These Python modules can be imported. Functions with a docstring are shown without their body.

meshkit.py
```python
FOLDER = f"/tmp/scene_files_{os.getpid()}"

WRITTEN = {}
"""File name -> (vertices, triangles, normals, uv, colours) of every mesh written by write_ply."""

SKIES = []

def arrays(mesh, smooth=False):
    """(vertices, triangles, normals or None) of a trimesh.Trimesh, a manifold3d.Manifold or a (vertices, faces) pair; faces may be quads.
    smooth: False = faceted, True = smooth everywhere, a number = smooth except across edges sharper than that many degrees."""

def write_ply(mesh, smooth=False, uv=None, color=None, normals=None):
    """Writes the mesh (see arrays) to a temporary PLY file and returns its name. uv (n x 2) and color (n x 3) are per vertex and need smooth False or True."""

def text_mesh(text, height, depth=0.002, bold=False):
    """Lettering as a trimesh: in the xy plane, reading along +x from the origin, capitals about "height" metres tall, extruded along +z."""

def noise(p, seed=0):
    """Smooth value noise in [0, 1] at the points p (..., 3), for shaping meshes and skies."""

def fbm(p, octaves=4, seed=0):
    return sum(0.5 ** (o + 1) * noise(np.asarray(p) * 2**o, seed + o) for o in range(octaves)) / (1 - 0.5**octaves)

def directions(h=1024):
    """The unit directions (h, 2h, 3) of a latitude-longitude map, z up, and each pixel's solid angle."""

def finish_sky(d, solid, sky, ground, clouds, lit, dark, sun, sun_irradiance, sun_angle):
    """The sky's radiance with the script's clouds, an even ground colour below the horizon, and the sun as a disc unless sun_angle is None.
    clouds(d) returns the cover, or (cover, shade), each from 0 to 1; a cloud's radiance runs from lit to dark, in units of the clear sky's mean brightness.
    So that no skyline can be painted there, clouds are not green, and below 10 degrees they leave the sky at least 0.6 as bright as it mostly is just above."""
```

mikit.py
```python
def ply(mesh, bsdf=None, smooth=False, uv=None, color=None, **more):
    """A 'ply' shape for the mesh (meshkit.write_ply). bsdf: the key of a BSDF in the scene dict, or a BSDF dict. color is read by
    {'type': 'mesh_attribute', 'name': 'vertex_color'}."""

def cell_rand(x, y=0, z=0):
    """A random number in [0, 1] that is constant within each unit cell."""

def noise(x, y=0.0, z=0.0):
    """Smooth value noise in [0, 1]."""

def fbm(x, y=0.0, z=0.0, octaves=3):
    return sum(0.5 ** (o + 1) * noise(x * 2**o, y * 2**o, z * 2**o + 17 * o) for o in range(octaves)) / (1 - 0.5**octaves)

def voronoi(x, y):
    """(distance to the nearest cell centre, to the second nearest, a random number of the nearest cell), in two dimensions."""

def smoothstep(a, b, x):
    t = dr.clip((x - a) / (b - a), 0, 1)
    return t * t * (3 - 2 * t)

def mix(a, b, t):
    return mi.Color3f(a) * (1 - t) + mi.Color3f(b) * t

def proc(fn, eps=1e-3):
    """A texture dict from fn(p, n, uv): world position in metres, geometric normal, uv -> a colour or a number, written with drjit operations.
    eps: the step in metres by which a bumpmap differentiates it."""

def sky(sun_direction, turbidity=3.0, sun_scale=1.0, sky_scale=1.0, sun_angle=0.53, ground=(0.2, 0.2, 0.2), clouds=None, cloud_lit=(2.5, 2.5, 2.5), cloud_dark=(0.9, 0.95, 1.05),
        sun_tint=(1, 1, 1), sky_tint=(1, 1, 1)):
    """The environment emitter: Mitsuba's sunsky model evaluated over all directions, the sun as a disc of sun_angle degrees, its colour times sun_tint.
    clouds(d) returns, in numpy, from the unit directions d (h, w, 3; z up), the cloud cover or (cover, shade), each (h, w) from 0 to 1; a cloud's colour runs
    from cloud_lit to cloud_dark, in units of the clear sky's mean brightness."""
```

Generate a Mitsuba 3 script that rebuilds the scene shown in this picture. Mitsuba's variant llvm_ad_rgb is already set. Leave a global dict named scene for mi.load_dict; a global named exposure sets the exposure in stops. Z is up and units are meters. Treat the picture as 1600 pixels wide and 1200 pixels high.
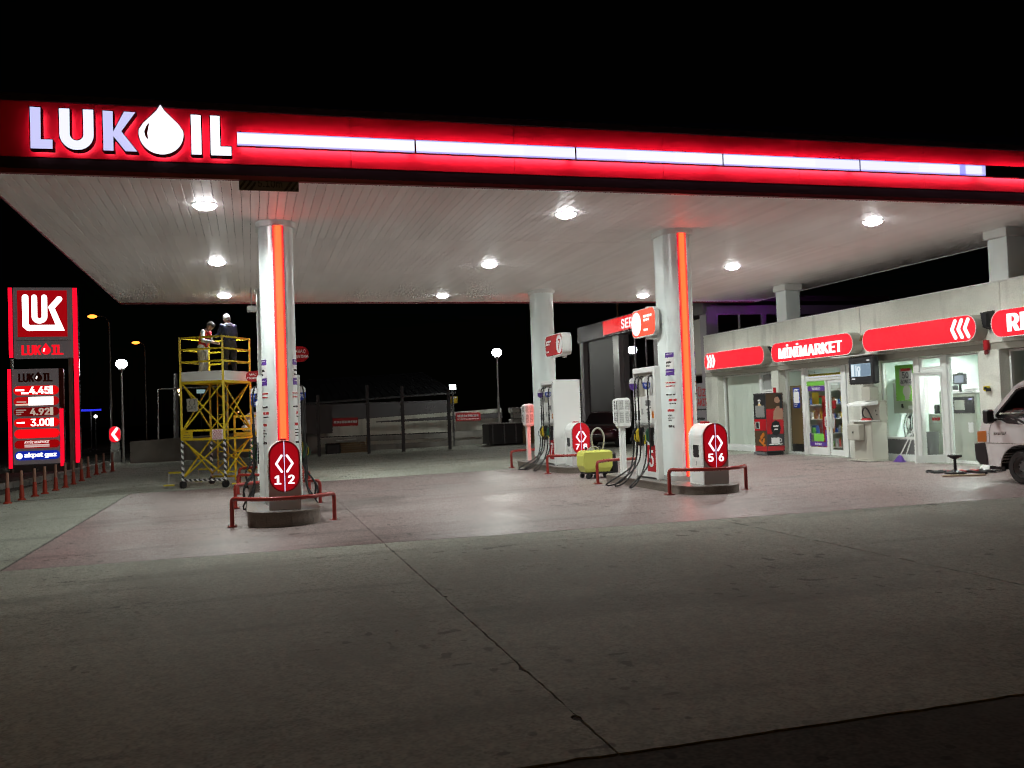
import math, random
import numpy as np
import trimesh
import manifold3d as m3
import drjit as dr
import mitsuba as mi
from shapely.geometry import Polygon, Point, LineString, box as sbox
from shapely.ops import unary_union
from shapely import affinity
import mikit, meshkit
from mikit import noise, fbm, smoothstep, mix, cell_rand

random.seed(7)
rng = np.random.default_rng(7)
T = mi.ScalarTransform4f
scene, labels = {}, {}

# ------------------------------------------------------------------ camera, sky, exposure
exposure = 0.0
CAM_H = 1.787
cam_f = np.array([0.26882513, 0.96271964, 0.03006575])
cam_u = np.array([0.02561649, -0.03834981, 0.99893598])
origin = np.array([0, 0, CAM_H])
scene['camera'] = {'type': 'perspective', 'fov': 2 * math.degrees(math.atan(800 / 1463.68)), 'fov_axis': 'x', 'near_clip': 0.05, 'far_clip': 3000.0,
                   'to_world': T().look_at(origin=origin.tolist(), target=(origin + cam_f).tolist(), up=cam_u.tolist())}
# night: the sun far down, a nearly black sky with a trace of town light
scene['sky'] = {**mikit.sky((-0.5, -0.85, 0.1), turbidity=3, sun_scale=0.0, sky_scale=0.006, sky_tint=(.85, .95, 1.15)), 'sampling_weight': 4.0}

# ------------------------------------------------------------------ helpers
X, Y, Z = np.eye(3)
def gz(x):
    """height of the gently tilted forecourt"""
    return 0.0125 * np.clip(x, -20, 20)
def G(x, y, dz=0.0):
    return np.array([x, y, gz(x) + dz])
def numbered(k):
    if k not in used:
        used.add(k); return k
    i = 1
    while f'{k}_{i:03d}' in used: i += 1
    used.add(f'{k}_{i:03d}'); return f'{k}_{i:03d}'
used = set()
def thing(name, label, cat, group=None):
    k = numbered(name); labels[k] = {'label': label, 'category': cat}
    if group: labels[k]['group'] = group
    return k
def cat_(ms):
    return ms[0] if len(ms) == 1 else trimesh.util.concatenate(ms)
def add(parent, name, mesh, mat, smooth=False, emit=None, label=None, kind=None, w=None):
    if isinstance(mesh, (list, tuple)): mesh = cat_(list(mesh))
    k = numbered(f'{parent}__{name}' if parent else name)
    d = mikit.ply(mesh, mat, smooth=smooth)
    if emit is not None:
        p = float(sum(emit)) * float(mesh.area)
        d['emitter'] = {'type': 'area', 'radiance': {'type': 'rgb', 'value': [float(e) for e in emit]}, 'sampling_weight': w if w is not None else max(0.05, p ** 0.75)}
    scene[k] = d
    if label: labels.setdefault(k, {})['label'] = label
    if kind: labels.setdefault(k, {})['kind'] = kind
    return k
def copies(src, dst_label, cat, to_world, group=None, skip=()):
    """a copy of a thing with its parts under the next number"""
    base = src
    k = thing(base, dst_label, cat, group)
    for key in [q for q in scene if q.startswith(src + '__')]:
        if any(s in key for s in skip): continue
        nk = k + key[len(src):]; used.add(nk)
        scene[nk] = {**scene[key], 'to_world': to_world}
    return k
# meshes
def box(c, s, rz=0.0):
    m = trimesh.creation.box(s)
    if rz: m.apply_transform(trimesh.transformations.rotation_matrix(rz, Z))
    m.apply_translation(c); return m
def bb(x0, x1, y0, y1, z0, z1):
    return box(((x0 + x1) / 2, (y0 + y1) / 2, (z0 + z1) / 2), (abs(x1 - x0), abs(y1 - y0), abs(z1 - z0)))
def cbox(x0, x1, y0, y1, z0, z1, r=0.01):
    """chamfered box"""
    pts = []
    for x, sx in ((x0, 1), (x1, -1)):
        for y, sy in ((y0, 1), (y1, -1)):
            for z, sz in ((z0, 1), (z1, -1)):
                pts += [(x + sx * r, y + sy * r, z), (x + sx * r, y, z + sz * r), (x, y + sy * r, z + sz * r)]
    return trimesh.convex.convex_hull(np.array(pts))
def hull(pts): return trimesh.convex.convex_hull(np.asarray(pts, float))
def frame(d):
    d = np.asarray(d, float); d = d / np.linalg.norm(d)
    a = np.cross(d, Z if abs(d[2]) < 0.9 else X); a /= np.linalg.norm(a)
    return d, a, np.cross(d, a)
def sweep(path, r, n=8, caps=True):
    path = np.asarray(path, float); m = len(path); r = np.broadcast_to(r, (m,))
    tg = np.gradient(path, axis=0); tg /= np.linalg.norm(tg, axis=1, keepdims=True) + 1e-12
    _, a, b = frame(tg[0]); v = []
    for i in range(m):
        a = a - tg[i] * (a @ tg[i]); a /= np.linalg.norm(a); b = np.cross(tg[i], a)
        t = np.arange(n) * 2 * np.pi / n
        v.append(path[i] + r[i] * (np.cos(t)[:, None] * a + np.sin(t)[:, None] * b))
    v = np.vstack(v); f = []
    for i in range(m - 1):
        for j in range(n):
            k = (j + 1) % n
            f += [[i * n + j, i * n + k, (i + 1) * n + k], [i * n + j, (i + 1) * n + k, (i + 1) * n + j]]
    if caps:
        v = np.vstack([v, path[:1], path[-1:]]); c0, c1 = len(v) - 2, len(v) - 1
        for j in range(n):
            k = (j + 1) % n
            f += [[c0, k, j], [c1, (m - 1) * n + j, (m - 1) * n + k]]
    return trimesh.Trimesh(v, np.array(f), process=False)
def tube(p0, p1, r, n=10): return sweep([p0, p1], r, n)
def bar(p0, p1, w, h=None):
    """square section bar"""
    h = h or w; p0, p1 = np.asarray(p0, float), np.asarray(p1, float); d, a, b = frame(p1 - p0)
    if abs(d[2]) > 0.9: a, b = X - d * (X @ d), None
    if b is None: a /= np.linalg.norm(a); b = np.cross(d, a)
    return hull([p + sx * a * w / 2 + sy * b * h / 2 for p in (p0, p1) for sx in (-1, 1) for sy in (-1, 1)])
def smooth_path(pts, rad=0.1, n=6):
    """polyline with rounded corners"""
    pts = [np.asarray(p, float) for p in pts]; out = [pts[0]]
    for a, b, c in zip(pts, pts[1:], pts[2:]):
        l = min(rad, np.linalg.norm(a - b) * .49, np.linalg.norm(c - b) * .49)
        p, q = b + (a - b) / np.linalg.norm(a - b) * l, b + (c - b) / np.linalg.norm(c - b) * l
        for t in np.linspace(0, 1, n): out.append((1 - t) ** 2 * p + 2 * t * (1 - t) * b + t * t * q)
    return np.array(out + [pts[-1]])
def spline(pts, n=24):
    from scipy.interpolate import CubicSpline
    pts = np.asarray(pts, float); t = np.r_[0, np.cumsum(np.linalg.norm(np.diff(pts, axis=0), axis=1))]
    return CubicSpline(t, pts)(np.linspace(0, t[-1], n))
def lathe(prof, c=(0, 0, 0), n=24):
    m = trimesh.creation.revolve(np.asarray(prof, float), sections=n); m.apply_translation(c); return m
def place(m, O, U, V):
    M = np.eye(4); U = np.asarray(U, float); V = np.asarray(V, float)
    M[:3, 0], M[:3, 1], M[:3, 2], M[:3, 3] = U, V, np.cross(U, V), O
    m = m.copy(); m.apply_transform(M); return m
def polys(g): return [p for p in getattr(g, 'geoms', [g]) if p.geom_type == 'Polygon' and p.area > 1e-7]
def prism(poly, depth, O=(0, 0, 0), U=X, V=Z, off=0.0):
    """the polygon in the plane (U, V), its front at off + depth along U x V"""
    m = cat_([trimesh.creation.extrude_polygon(p, depth, engine='earcut') for p in polys(poly)])
    m.apply_translation((0, 0, off)); return place(m, O, U, V)
def flat(poly, O=(0, 0, 0), U=X, V=Z, off=0.0):
    ms = []
    for p in polys(poly):
        v, f = trimesh.creation.triangulate_polygon(p, engine='earcut')
        v = np.c_[v, np.full(len(v), off)]; f = np.asarray(f)
        a = np.cross(v[f[:, 1]] - v[f[:, 0]], v[f[:, 2]] - v[f[:, 0]])[:, 2]
        f = np.where((a < 0)[:, None], f[:, ::-1], f)
        ms.append(trimesh.Trimesh(v, f, process=False))
    return place(cat_(ms), O, U, V)
def stadium(w, h, n=10):
    """a rounded bar centred on the origin, w >= h or h > w"""
    if w >= h: return LineString([(-(w - h) / 2, 0), ((w - h) / 2, 0)]).buffer(h / 2, quad_segs=n)
    return LineString([(0, -(h - w) / 2), (0, (h - w) / 2)]).buffer(w / 2, quad_segs=n)
def rrect(w, h, r, n=6): return sbox(-w / 2 + r, -h / 2 + r, w / 2 - r, h / 2 - r).buffer(r, quad_segs=n)
def at(poly, x, y): return affinity.translate(poly, x, y)
def stroke(pts, w, cap='round'): return LineString(pts).buffer(w / 2, cap_style=cap, join_style='round', quad_segs=6)
def text(s, h, O, U, V, depth=0.004, bold=True, width=None, align='l', off=0.0):
    m = meshkit.text_mesh(s, h, depth, bold); b = m.bounds
    if width: m.apply_scale([width / (b[1][0] - b[0][0]), 1, 1]); b = m.bounds
    if align == 'c': m.apply_translation([-(b[0][0] + b[1][0]) / 2, 0, 0])
    m.apply_translation([0, 0, off]); return place(m, O, U, V)
def fat(s, h, O, U, V, d, **k):
    """extra heavy lettering"""
    U_ = np.asarray(U, float); n = np.cross(U_, np.asarray(V, float)); O = np.asarray(O, float)
    return cat_([text(s, h, O + U_ * dx + n * dn, U, V, **k) for dx, dn in ((-d, 0), (0, .0006), (d, .0012))])
def sphere(c, r, sub=2, s=(1, 1, 1)):
    m = trimesh.creation.icosphere(sub, r); m.apply_scale(s); m.apply_translation(c); return m
def disc(c, r, down=True, n=24):
    t = np.arange(n) * 2 * np.pi / n
    v = np.vstack([np.c_[np.cos(t) * r, np.sin(t) * r, t * 0], [[0, 0, 0]]]) + np.asarray(c, float)
    f = np.array([[i, (i + 1) % n, n] for i in range(n)])
    return trimesh.Trimesh(v, f[:, ::-1] if down else f, process=False)
W_ = dict(U=-Y, V=Z)     # faces the forecourt (-x)
S_ = dict(U=X, V=Z)      # faces the camera side (-y)

# ------------------------------------------------------------------ materials
def pr(rgb, rough=0.5, spec=0.5, metal=0.0, coat=0.0, **k):
    d = {'type': 'principled', 'base_color': {'type': 'rgb', 'value': list(rgb)} if not isinstance(rgb, dict) else rgb, 'roughness': rough, 'specular': spec, 'metallic': metal}
    if coat: d['clearcoat'] = coat; d['clearcoat_gloss'] = 0.9
    return {'type': 'twosided', 'bsdf': {**d, **k}}
MATS = {}
def mat(name, *a, **k): scene['material_' + name] = pr(*a, **k); return 'material_' + name
def ground_tone(a, b, spot, stain, seed, lay=0.3):
    def fn(p, n, uv):
        big = fbm(p.x * lay + seed, p.y * lay, 0.0, 4)
        c = mix(a, b, smoothstep(0.25, 0.75, big))
        grain = noise(p.x * 22, p.y * 22, seed) * 0.35 + noise(p.x * 60, p.y * 60, seed) * 0.65
        c = c * (0.55 + 0.9 * grain)
        st = smoothstep(0.60, 0.72, fbm(p.x * 0.9 + 31 + seed, p.y * 0.55, 3.0, 4))
        c = mix(c, stain, st * 0.4)
        sw = smoothstep(0.56, 0.74, fbm(p.x * 0.35 + seed, p.y * 2.6, 9.0, 3))
        c = c * (1.0 - 0.20 * sw)
        dots = smoothstep(0.83, 0.9, noise(p.x * 9 + 5, p.y * 9, seed + 2)) * smoothstep(0.5, 0.7, noise(p.x * 1.3, p.y * 1.3, 4.0))
        return mix(c, spot, dots * 0.7)
    return mikit.proc(fn)
def rough_tone(lo, hi, seed):
    def fn(p, n, uv): return lo + (hi - lo) * smoothstep(0.3, 0.7, fbm(p.x * 1.1 + seed, p.y * 0.8, 1.0, 4)) + 0.06 * noise(p.x * 40, p.y * 40, seed)
    return mikit.proc(fn)
def relief(seed, s1=30.0, s2=3.0):
    def fn(p, n, uv): return noise(p.x * s1, p.y * s1, seed) * 0.6 + fbm(p.x * s2, p.y * s2, seed, 3) * 1.2
    return mikit.proc(fn)
def bumped(bsdf, tex, scale): return {'type': 'twosided', 'bsdf': {'type': 'bumpmap', 'arbitrary': tex, 'scale': scale, 'bsdf': bsdf['bsdf']}}
scene['material_concrete'] = bumped(pr(ground_tone((.200, .206, .176), (.280, .288, .250), (.06, .056, .048), (.160, .162, .138), 3.0), 0.78, 0.16), relief(5.0), 0.002)
scene['material_red_paving'] = bumped(pr(ground_tone((.188, .143, .138), (.205, .168, .162), (.06, .05, .045), (.182, .164, .156), 11.0, 0.42), rough_tone(0.36, 0.50, 2.0), 0.34), relief(7.0, 18.0, 5.0), 0.0008)
scene['material_asphalt'] = bumped(pr(ground_tone((.065, .062, .056), (.10, .096, .088), (.02, .02, .02), (.045, .043, .04), 21.0), 0.9, 0.06), relief(9.0, 60.0, 4.0), 0.004)
def plaster(a, b, seed, rough=0.75):
    def fn(p, n, uv):
        f = fbm(p.x * 0.9 + p.y * 0.7 + seed, p.z * 1.1, p.y * 0.4, 4)
        streak = smoothstep(0.55, 0.8, fbm((p.x + p.y) * 3.2, p.z * 0.35, seed, 3))
        return mix(a, b, smoothstep(0.25, 0.75, f)) * (1 - 0.20 * streak) * (0.93 + 0.14 * noise((p.x + p.y) * 60, p.z * 60, seed))
    return pr(mikit.proc(fn), rough, 0.3)
scene['material_plaster'] = plaster((.58, .59, .53), (.70, .705, .64), 4.0)
scene['material_rough_wall'] = plaster((.22, .215, .20), (.38, .37, .35), 8.0, 0.85)
def granite_fn(p, n, uv):
    g = noise(p.x * 70, p.y * 70, p.z * 70)
    w = smoothstep(0.5, 0.75, fbm(p.x * 1.3, p.y * 1.3, p.z * 5, 3))
    return mix((.10, .080, .064), (.185, .158, .134), g) * (1 - 0.45 * w)
scene['material_granite'] = pr(mikit.proc(granite_fn), 0.35, 0.45)
def striped_fn(p, n, uv):
    s = p.z * 1.0 + (p.x - p.y * 0.6) * 0.9
    k = s / 0.16 - dr.floor(s / 0.16)
    return mi.Color3f(dr.select(k < 0.5, 0.025, 0.62))
scene['material_hazard_stripe'] = pr(mikit.proc(striped_fn), 0.5, 0.4)
def worn_yellow(p, n, uv):
    f = smoothstep(0.66, 0.74, fbm(p.x * 9, p.y * 9, p.z * 6, 3))
    return mix((.62, .46, .02), (.22, .15, .06), f * 0.6)
scene['material_yellow_paint'] = pr(mikit.proc(worn_yellow), 0.4, 0.5)
def plank_tone(p, n, uv):
    r = cell_rand(dr.floor((p.x + 3.7) / 0.1452), dr.floor((p.y - 14.6) / 4.64))
    return mix((.76, .735, .715), (.82, .80, .78), r) * (0.94 + 0.12 * fbm(p.x * 1.7, p.y * 0.6, 2.0, 3))
scene['material_plank'] = pr(mikit.proc(plank_tone), 0.5, 0.22)
M_white = mat('white_panel', (.74, .76, .745), 0.28, 0.5)
M_white2 = mat('white_satin', (.68, .69, .67), 0.45, 0.4)
M_bluewhite = mat('column_panel', (.75, .82, .81), 0.32, 0.5, coat=0.4)
M_grey = mat('grey_metal', (.36, .37, .36), 0.4, 0.5)
M_dgrey = mat('dark_grey_panel', (.13, .13, .135), 0.45, 0.4)
M_black = mat('black_plastic', (.016, .016, .018), 0.4, 0.4)
M_rubber = mat('black_rubber', (.02, .02, .021), 0.5, 0.4)
M_steel = mat('galvanised_steel', (.50, .51, .50), 0.38, 0.5, metal=0.7)
M_red = mat('red_gloss', (.44, .014, .022), 0.2, 0.5)
M_redpaint = mat('red_rail_paint', (.27, .022, .016), 0.25, 0.5, coat=0.5)
M_fascia = mat('red_fascia_acrylic', (.62, .006, .026), 0.42, 0.2)
M_darkred = mat('dark_red_trim', (.16, .018, .022), 0.4, 0.4)
M_blacktrim = mat('black_fascia_trim', (.012, .008, .010), 0.5, 0.12)
M_pylon = mat('pylon_grey', (.30, .29, .295), 0.45, 0.4)
M_totembase = mat('totem_base_grey', (.50, .47, .47), 0.4, 0.4)
M_cream = mat('cream_enamel', (.40, .385, .335), 0.35, 0.45)
M_endwall = mat('lilac_wall', (.15, .13, .165), 0.6, 0.3)
M_brown = mat('dark_brown_print', (.075, .042, .022), 0.4, 0.4)
M_emit = mat('lit_diffuser', (.02, .02, .02), 0.5, 0.2)
M_sign = mat('sign_white', (.78, .78, .78), 0.4, 0.4)
M_blue = mat('blue_print', (.02, .05, .33), 0.4, 0.4)
M_purple = mat('purple_print', (.11, .05, .29), 0.4, 0.4)
M_ink = mat('dark_ink', (.05, .05, .055), 0.5, 0.3)
M_redink = mat('red_ink', (.50, .03, .035), 0.5, 0.3)
M_green = mat('green_print', (.20, .55, .08), 0.4, 0.4)
M_beige = mat('beige_enamel', (.36, .35, .30), 0.4, 0.4)
M_cabinet = mat('cabinet_grey_green', (.46, .49, .43), 0.4, 0.4)
M_orange = mat('orange_lens', (.55, .16, .02), 0.2, 0.5)
M_wood = mat('bare_wood', (.40, .30, .19), 0.6, 0.3)
M_yellowtank = mat('yellow_tank_plastic', (.56, .58, .12), 0.35, 0.4)
M_yellow = mat('yellow_plastic', (.60, .44, .02), 0.35, 0.4)
M_dkgreen = mat('dark_green_plastic', (.02, .09, .05), 0.35, 0.4)
M_office = mat('office_wall', (.62, .70, .66), 0.6, 0.3)
M_blind = mat('blind_fabric', (.64, .71, .63), 0.6, 0.3)
M_vanwhite = mat('van_white_paint', (.84, .84, .86), 0.25, 0.5, coat=0.6)
M_darkcar = mat('dark_car_paint', (.035, .008, .010), 0.15, 0.5, coat=0.8)
M_darkwall = mat('dark_wall', (.10, .095, .10), 0.6, 0.3)
M_fence = mat('dark_fence_steel', (.03, .03, .032), 0.5, 0.4)
M_servicewall = mat('service_panel', (.15, .145, .155), 0.3, 0.5)
M_servpillar = mat('service_pillar', (.28, .265, .285), 0.4, 0.5)
M_skin = mat('skin', (.42, .24, .17), 0.5, 0.4)
M_hair = mat('dark_hair', (.03, .027, .025), 0.5, 0.3)
M_hair2 = mat('grey_hair', (.22, .22, .23), 0.5, 0.4)
M_shirt = mat('pale_blue_shirt', (.45, .52, .55), 0.8, 0.2)
M_vest = mat('red_vest', (.42, .03, .035), 0.7, 0.2)
M_trouser = mat('grey_trousers', (.30, .29, .26), 0.85, 0.2)
M_navy = mat('navy_jacket', (.011, .015, .05), 0.6, 0.3)
M_paleblue = mat('pale_blue_yoke', (.30, .34, .55), 0.7, 0.3)  # vest front, and lamp light painted on the navy shoulders
M_darktr = mat('dark_trousers', (.022, .022, .026), 0.8, 0.2)
M_shoe = mat('dark_shoes', (.03, .028, .026), 0.5, 0.3)
M_brownbox = mat('brown_board', (.25, .17, .08), 0.6, 0.3)
M_cone = mat('orange_red_cone', (.34, .04, .022), 0.45, 0.4)
M_coneband = mat('worn_cone_band', (.30, .16, .12), 0.5, 0.4)
M_floor = mat('office_floor', (.45, .44, .41), 0.3, 0.5)
scene['material_pane'] = {'type': 'thindielectric', 'int_ior': 1.5}
PANE = 'material_pane'
# ------------------------------------------------------------------ ground
def sheet(poly, z0, th, nm, parent, m, kind=None):
    """a slab with its top at the tilted ground + z0, cut along x so that it follows the tilt"""
    ms = []
    x0, y0, x1, y1 = poly.bounds
    cuts = [x0 - 1] + [c for c in (-20, 20) if x0 < c < x1] + [x1 + 1]
    for a, b in zip(cuts, cuts[1:]):
        g = poly.intersection(sbox(a, y0 - 1, b, y1 + 1))
        if g.is_empty: continue
        q = prism(g, th, (0, 0, 0), X, Y); q.vertices[:, 2] += z0 - th + gz(q.vertices[:, 0]); ms.append(q)
    return add(parent, nm, ms, m, kind=kind)
def jitter(pts, step=0.12, amp=0.004, chip=0.0, seed=0):
    """a polyline with a slightly broken edge"""
    r = np.random.default_rng(seed); out = []
    pts = [np.asarray(p, float) for p in pts]
    for a, b in zip(pts, pts[1:]):
        n = max(2, int(np.linalg.norm(b - a) / step)); nn = np.array([-(b - a)[1], (b - a)[0]]) / np.linalg.norm(b - a)
        for t in np.arange(n) / n:
            o = r.normal() * amp + (r.random() < 0.05) * chip * r.random()
            out.append(a + (b - a) * t + nn * o * (0 if t == 0 else 1))
    return [tuple(p) for p in out] + [tuple(pts[-1])]
base = sbox(-400, -120, 400, 900)
sheet(base, -0.008, 0.05, 'ground', None, 'material_asphalt'); labels['ground'] = {'label': 'dark asphalt road and ground in front of and around the forecourt', 'category': 'ground', 'kind': 'structure'}
labels['concrete_apron'] = {'label': 'worn concrete slabs of the apron in the foreground', 'category': 'pavement', 'kind': 'structure'}
fy = lambda x: 13.17 + (x - 1.7) * (-0.088 if x > 1.7 else -0.075)      # front edge of the red paving
g = 0.007
rd = lambda x: 4.55 + 0.02 * (1.78 - x)
CHIPS = [(1.752, 5.15, .030), (1.77, 9.0, .02), (1.765, 8.2, .016), (1.748, 12.3, .022), (1.75, 11.1, .014), (6.63, 8.4, .02)]
def slab(xl0, xl1, xr0, xr1, seed, top=None):
    """xl0, xr0 at the road edge, xl1, xr1 at the paving"""
    L = jitter([(xl0, rd(xl0)), (xl1, fy(xl1) - 0.008)], 0.1, 0.003, 0.03, seed)
    Tp = jitter([(xl1, fy(xl1) - 0.008)] + ([(1.7, fy(1.7) - 0.008)] if xl1 < 1.6 and xr1 > 1.8 else []) + [(xr1, fy(xr1) - 0.008)], 0.15, 0.003, 0.02, seed + 1)
    Rr = jitter([(xr1, fy(xr1) - 0.008), (xr0, rd(xr0))], 0.1, 0.003, -0.03, seed + 2)
    B = jitter([(xr0, rd(xr0)), (xl0, rd(xl0))], 0.1, 0.004, -0.03, seed + 3)
    g_ = Polygon(L + Tp[1:] + Rr[1:] + B[1:-1]).buffer(0)
    for hx, hy, hr in CHIPS: g_ = g_.difference(at(affinity.scale(Point(0, 0).buffer(hr, quad_segs=3), 1.0, 1.7), hx, hy))
    return g_
s1_ = slab(-3.2, -3.2, 1.759, 1.729, 10); cut = LineString(jitter([(-4, 9.75), (2.2, 9.35)], .15, .006, .0, 77)).buffer(.0025)
for q in polys(s1_.difference(cut)): sheet(q, 0, 0.012, 'slab', 'concrete_apron', 'material_concrete')
sheet(slab(1.772, 1.742, 6.58, 6.66, 20), 0, 0.012, 'slab', 'concrete_apron', 'material_concrete')
sheet(slab(6.60, 6.675, 12.4, 12.4, 30), 0, 0.012, 'slab', 'concrete_apron', 'material_concrete')
sheet(slab(12.415, 12.415, 19.0, 19.0, 40), 0, 0.012, 'slab', 'concrete_apron', 'material_concrete')
sheet(Polygon(jitter([(-12, 4.7), (-12, 26.4)]) + jitter([(-12, 26.4), (-3.21, 27.0)], seed=3)[1:] + jitter([(-3.21, 27.0), (-3.215, 4.62), (-12, 4.7)], 0.15, 0.004, 0.02, 4)[1:-1]).buffer(0), 0, 0.012, 'slab', 'concrete_apron', 'material_concrete')
labels['red_paving'] = {'label': 'worn glossy reddish paving under the canopy around the pumps', 'category': 'pavement', 'kind': 'structure'}
for (xa, xb, sd) in ((-3.17, 1.735, 50), (1.745, 15.8, 60)):
    pts = jitter([(xa, fy(xa)), (xb, fy(xb))], 0.15, 0.003, 0.015, sd) + [(xb, 27.05), (xa, 27.0)]
    sheet(Polygon(pts).buffer(0), 0.001, 0.013, 'slab', 'red_paving', 'material_red_paving')
sheet(sbox(15.815, 11.0, 21, 31), 0.0015, 0.013, 'slab', 'red_paving', 'material_concrete')
sheet(Polygon([(-7, 27.06), (16.2, 27.06), (16.2, 49), (-7, 52)]), 0, 0.012, 'rear_yard', None, 'material_concrete')
labels['rear_yard'] = {'label': 'concrete yard in the dark behind the pumps', 'category': 'yard', 'kind': 'structure'}

# ------------------------------------------------------------------ canopy
CX0, CX1, CY0, CY1, CZ = -3.70, 17.5, 14.6, 29.9, 5.447
cp = thing('fuel_canopy', 'long flat canopy over the pumps with red illuminated front edge and ribbed white ceiling', 'canopy')
add(cp, 'roof', bb(CX0 + .03, CX1 - .03, CY0 + .06, CY1 - .03, CZ + .022, 6.45), M_blacktrim)
npl = 146; pw = (CX1 - CX0) / npl
def plank(x0, y0, y1, a, e):
    c = e * .8
    pts = [(x0 + a, y, CZ + .02) for y in (y0, y1)] + [(x0 + pw - a, y, CZ + .02) for y in (y0, y1)] + [(x0 + a, y, CZ + c) for y in (y0, y1)] + [(x0 + pw - a, y, CZ + c) for y in (y0, y1)] + [(x0 + a + e, y, CZ) for y in (y0, y1)] + [(x0 + pw - a - e, y, CZ) for y in (y0, y1)]
    return hull(pts)
pl_a, pl_b = mikit.ply(plank(0, CY0 + .02, 19.235, .003, .007), 'material_plank'), mikit.ply(plank(0, 19.245, CY1 - .05, .0018, .003), 'material_plank')
for i in range(npl):
    for d in (pl_a, pl_b):
        scene[numbered(cp + '__ceiling_plank')] = {**d, 'to_world': T().translate([CX0 + i * pw, 0, float(rng.normal() * 0.0007)])}
# front edge: red panels, black band, dark red trims
edges = np.linspace(-3.7, 17.5, 9)
for a, b in zip(edges, edges[1:]): add(cp, 'fascia_panel', bb(a + .003, b - .003, 14.6, 14.65, 5.675, 6.475), M_fascia)
add(cp, 'lower_band', bb(CX0, CX1, 14.61, 14.66, 5.50, 5.672), M_blacktrim)
add(cp, 'top_trim', bb(CX0, CX1, 14.57, 14.66, 6.478, 6.58), M_blacktrim)
add(cp, 'bottom_trim', [bb(CX0, CX1, 14.575, 14.66, 5.455, 5.497), bb(CX0, CX1, 14.55, 14.64, 5.425, 5.452)], M_darkred)
add(cp, 'side_fascia', bb(CX0, CX0 + .02, 14.67, CY1, CZ - .02, 6.5), M_darkred)
add(cp, 'side_fascia', bb(CX1 - .02, CX1, 14.67, CY1, CZ - .02, 6.5), M_white2)
add(cp, 'rear_fascia', bb(CX0 + .02, CX1 - .02, CY1, CY1 + .03, CZ - .04, 6.5), M_darkred)
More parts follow.
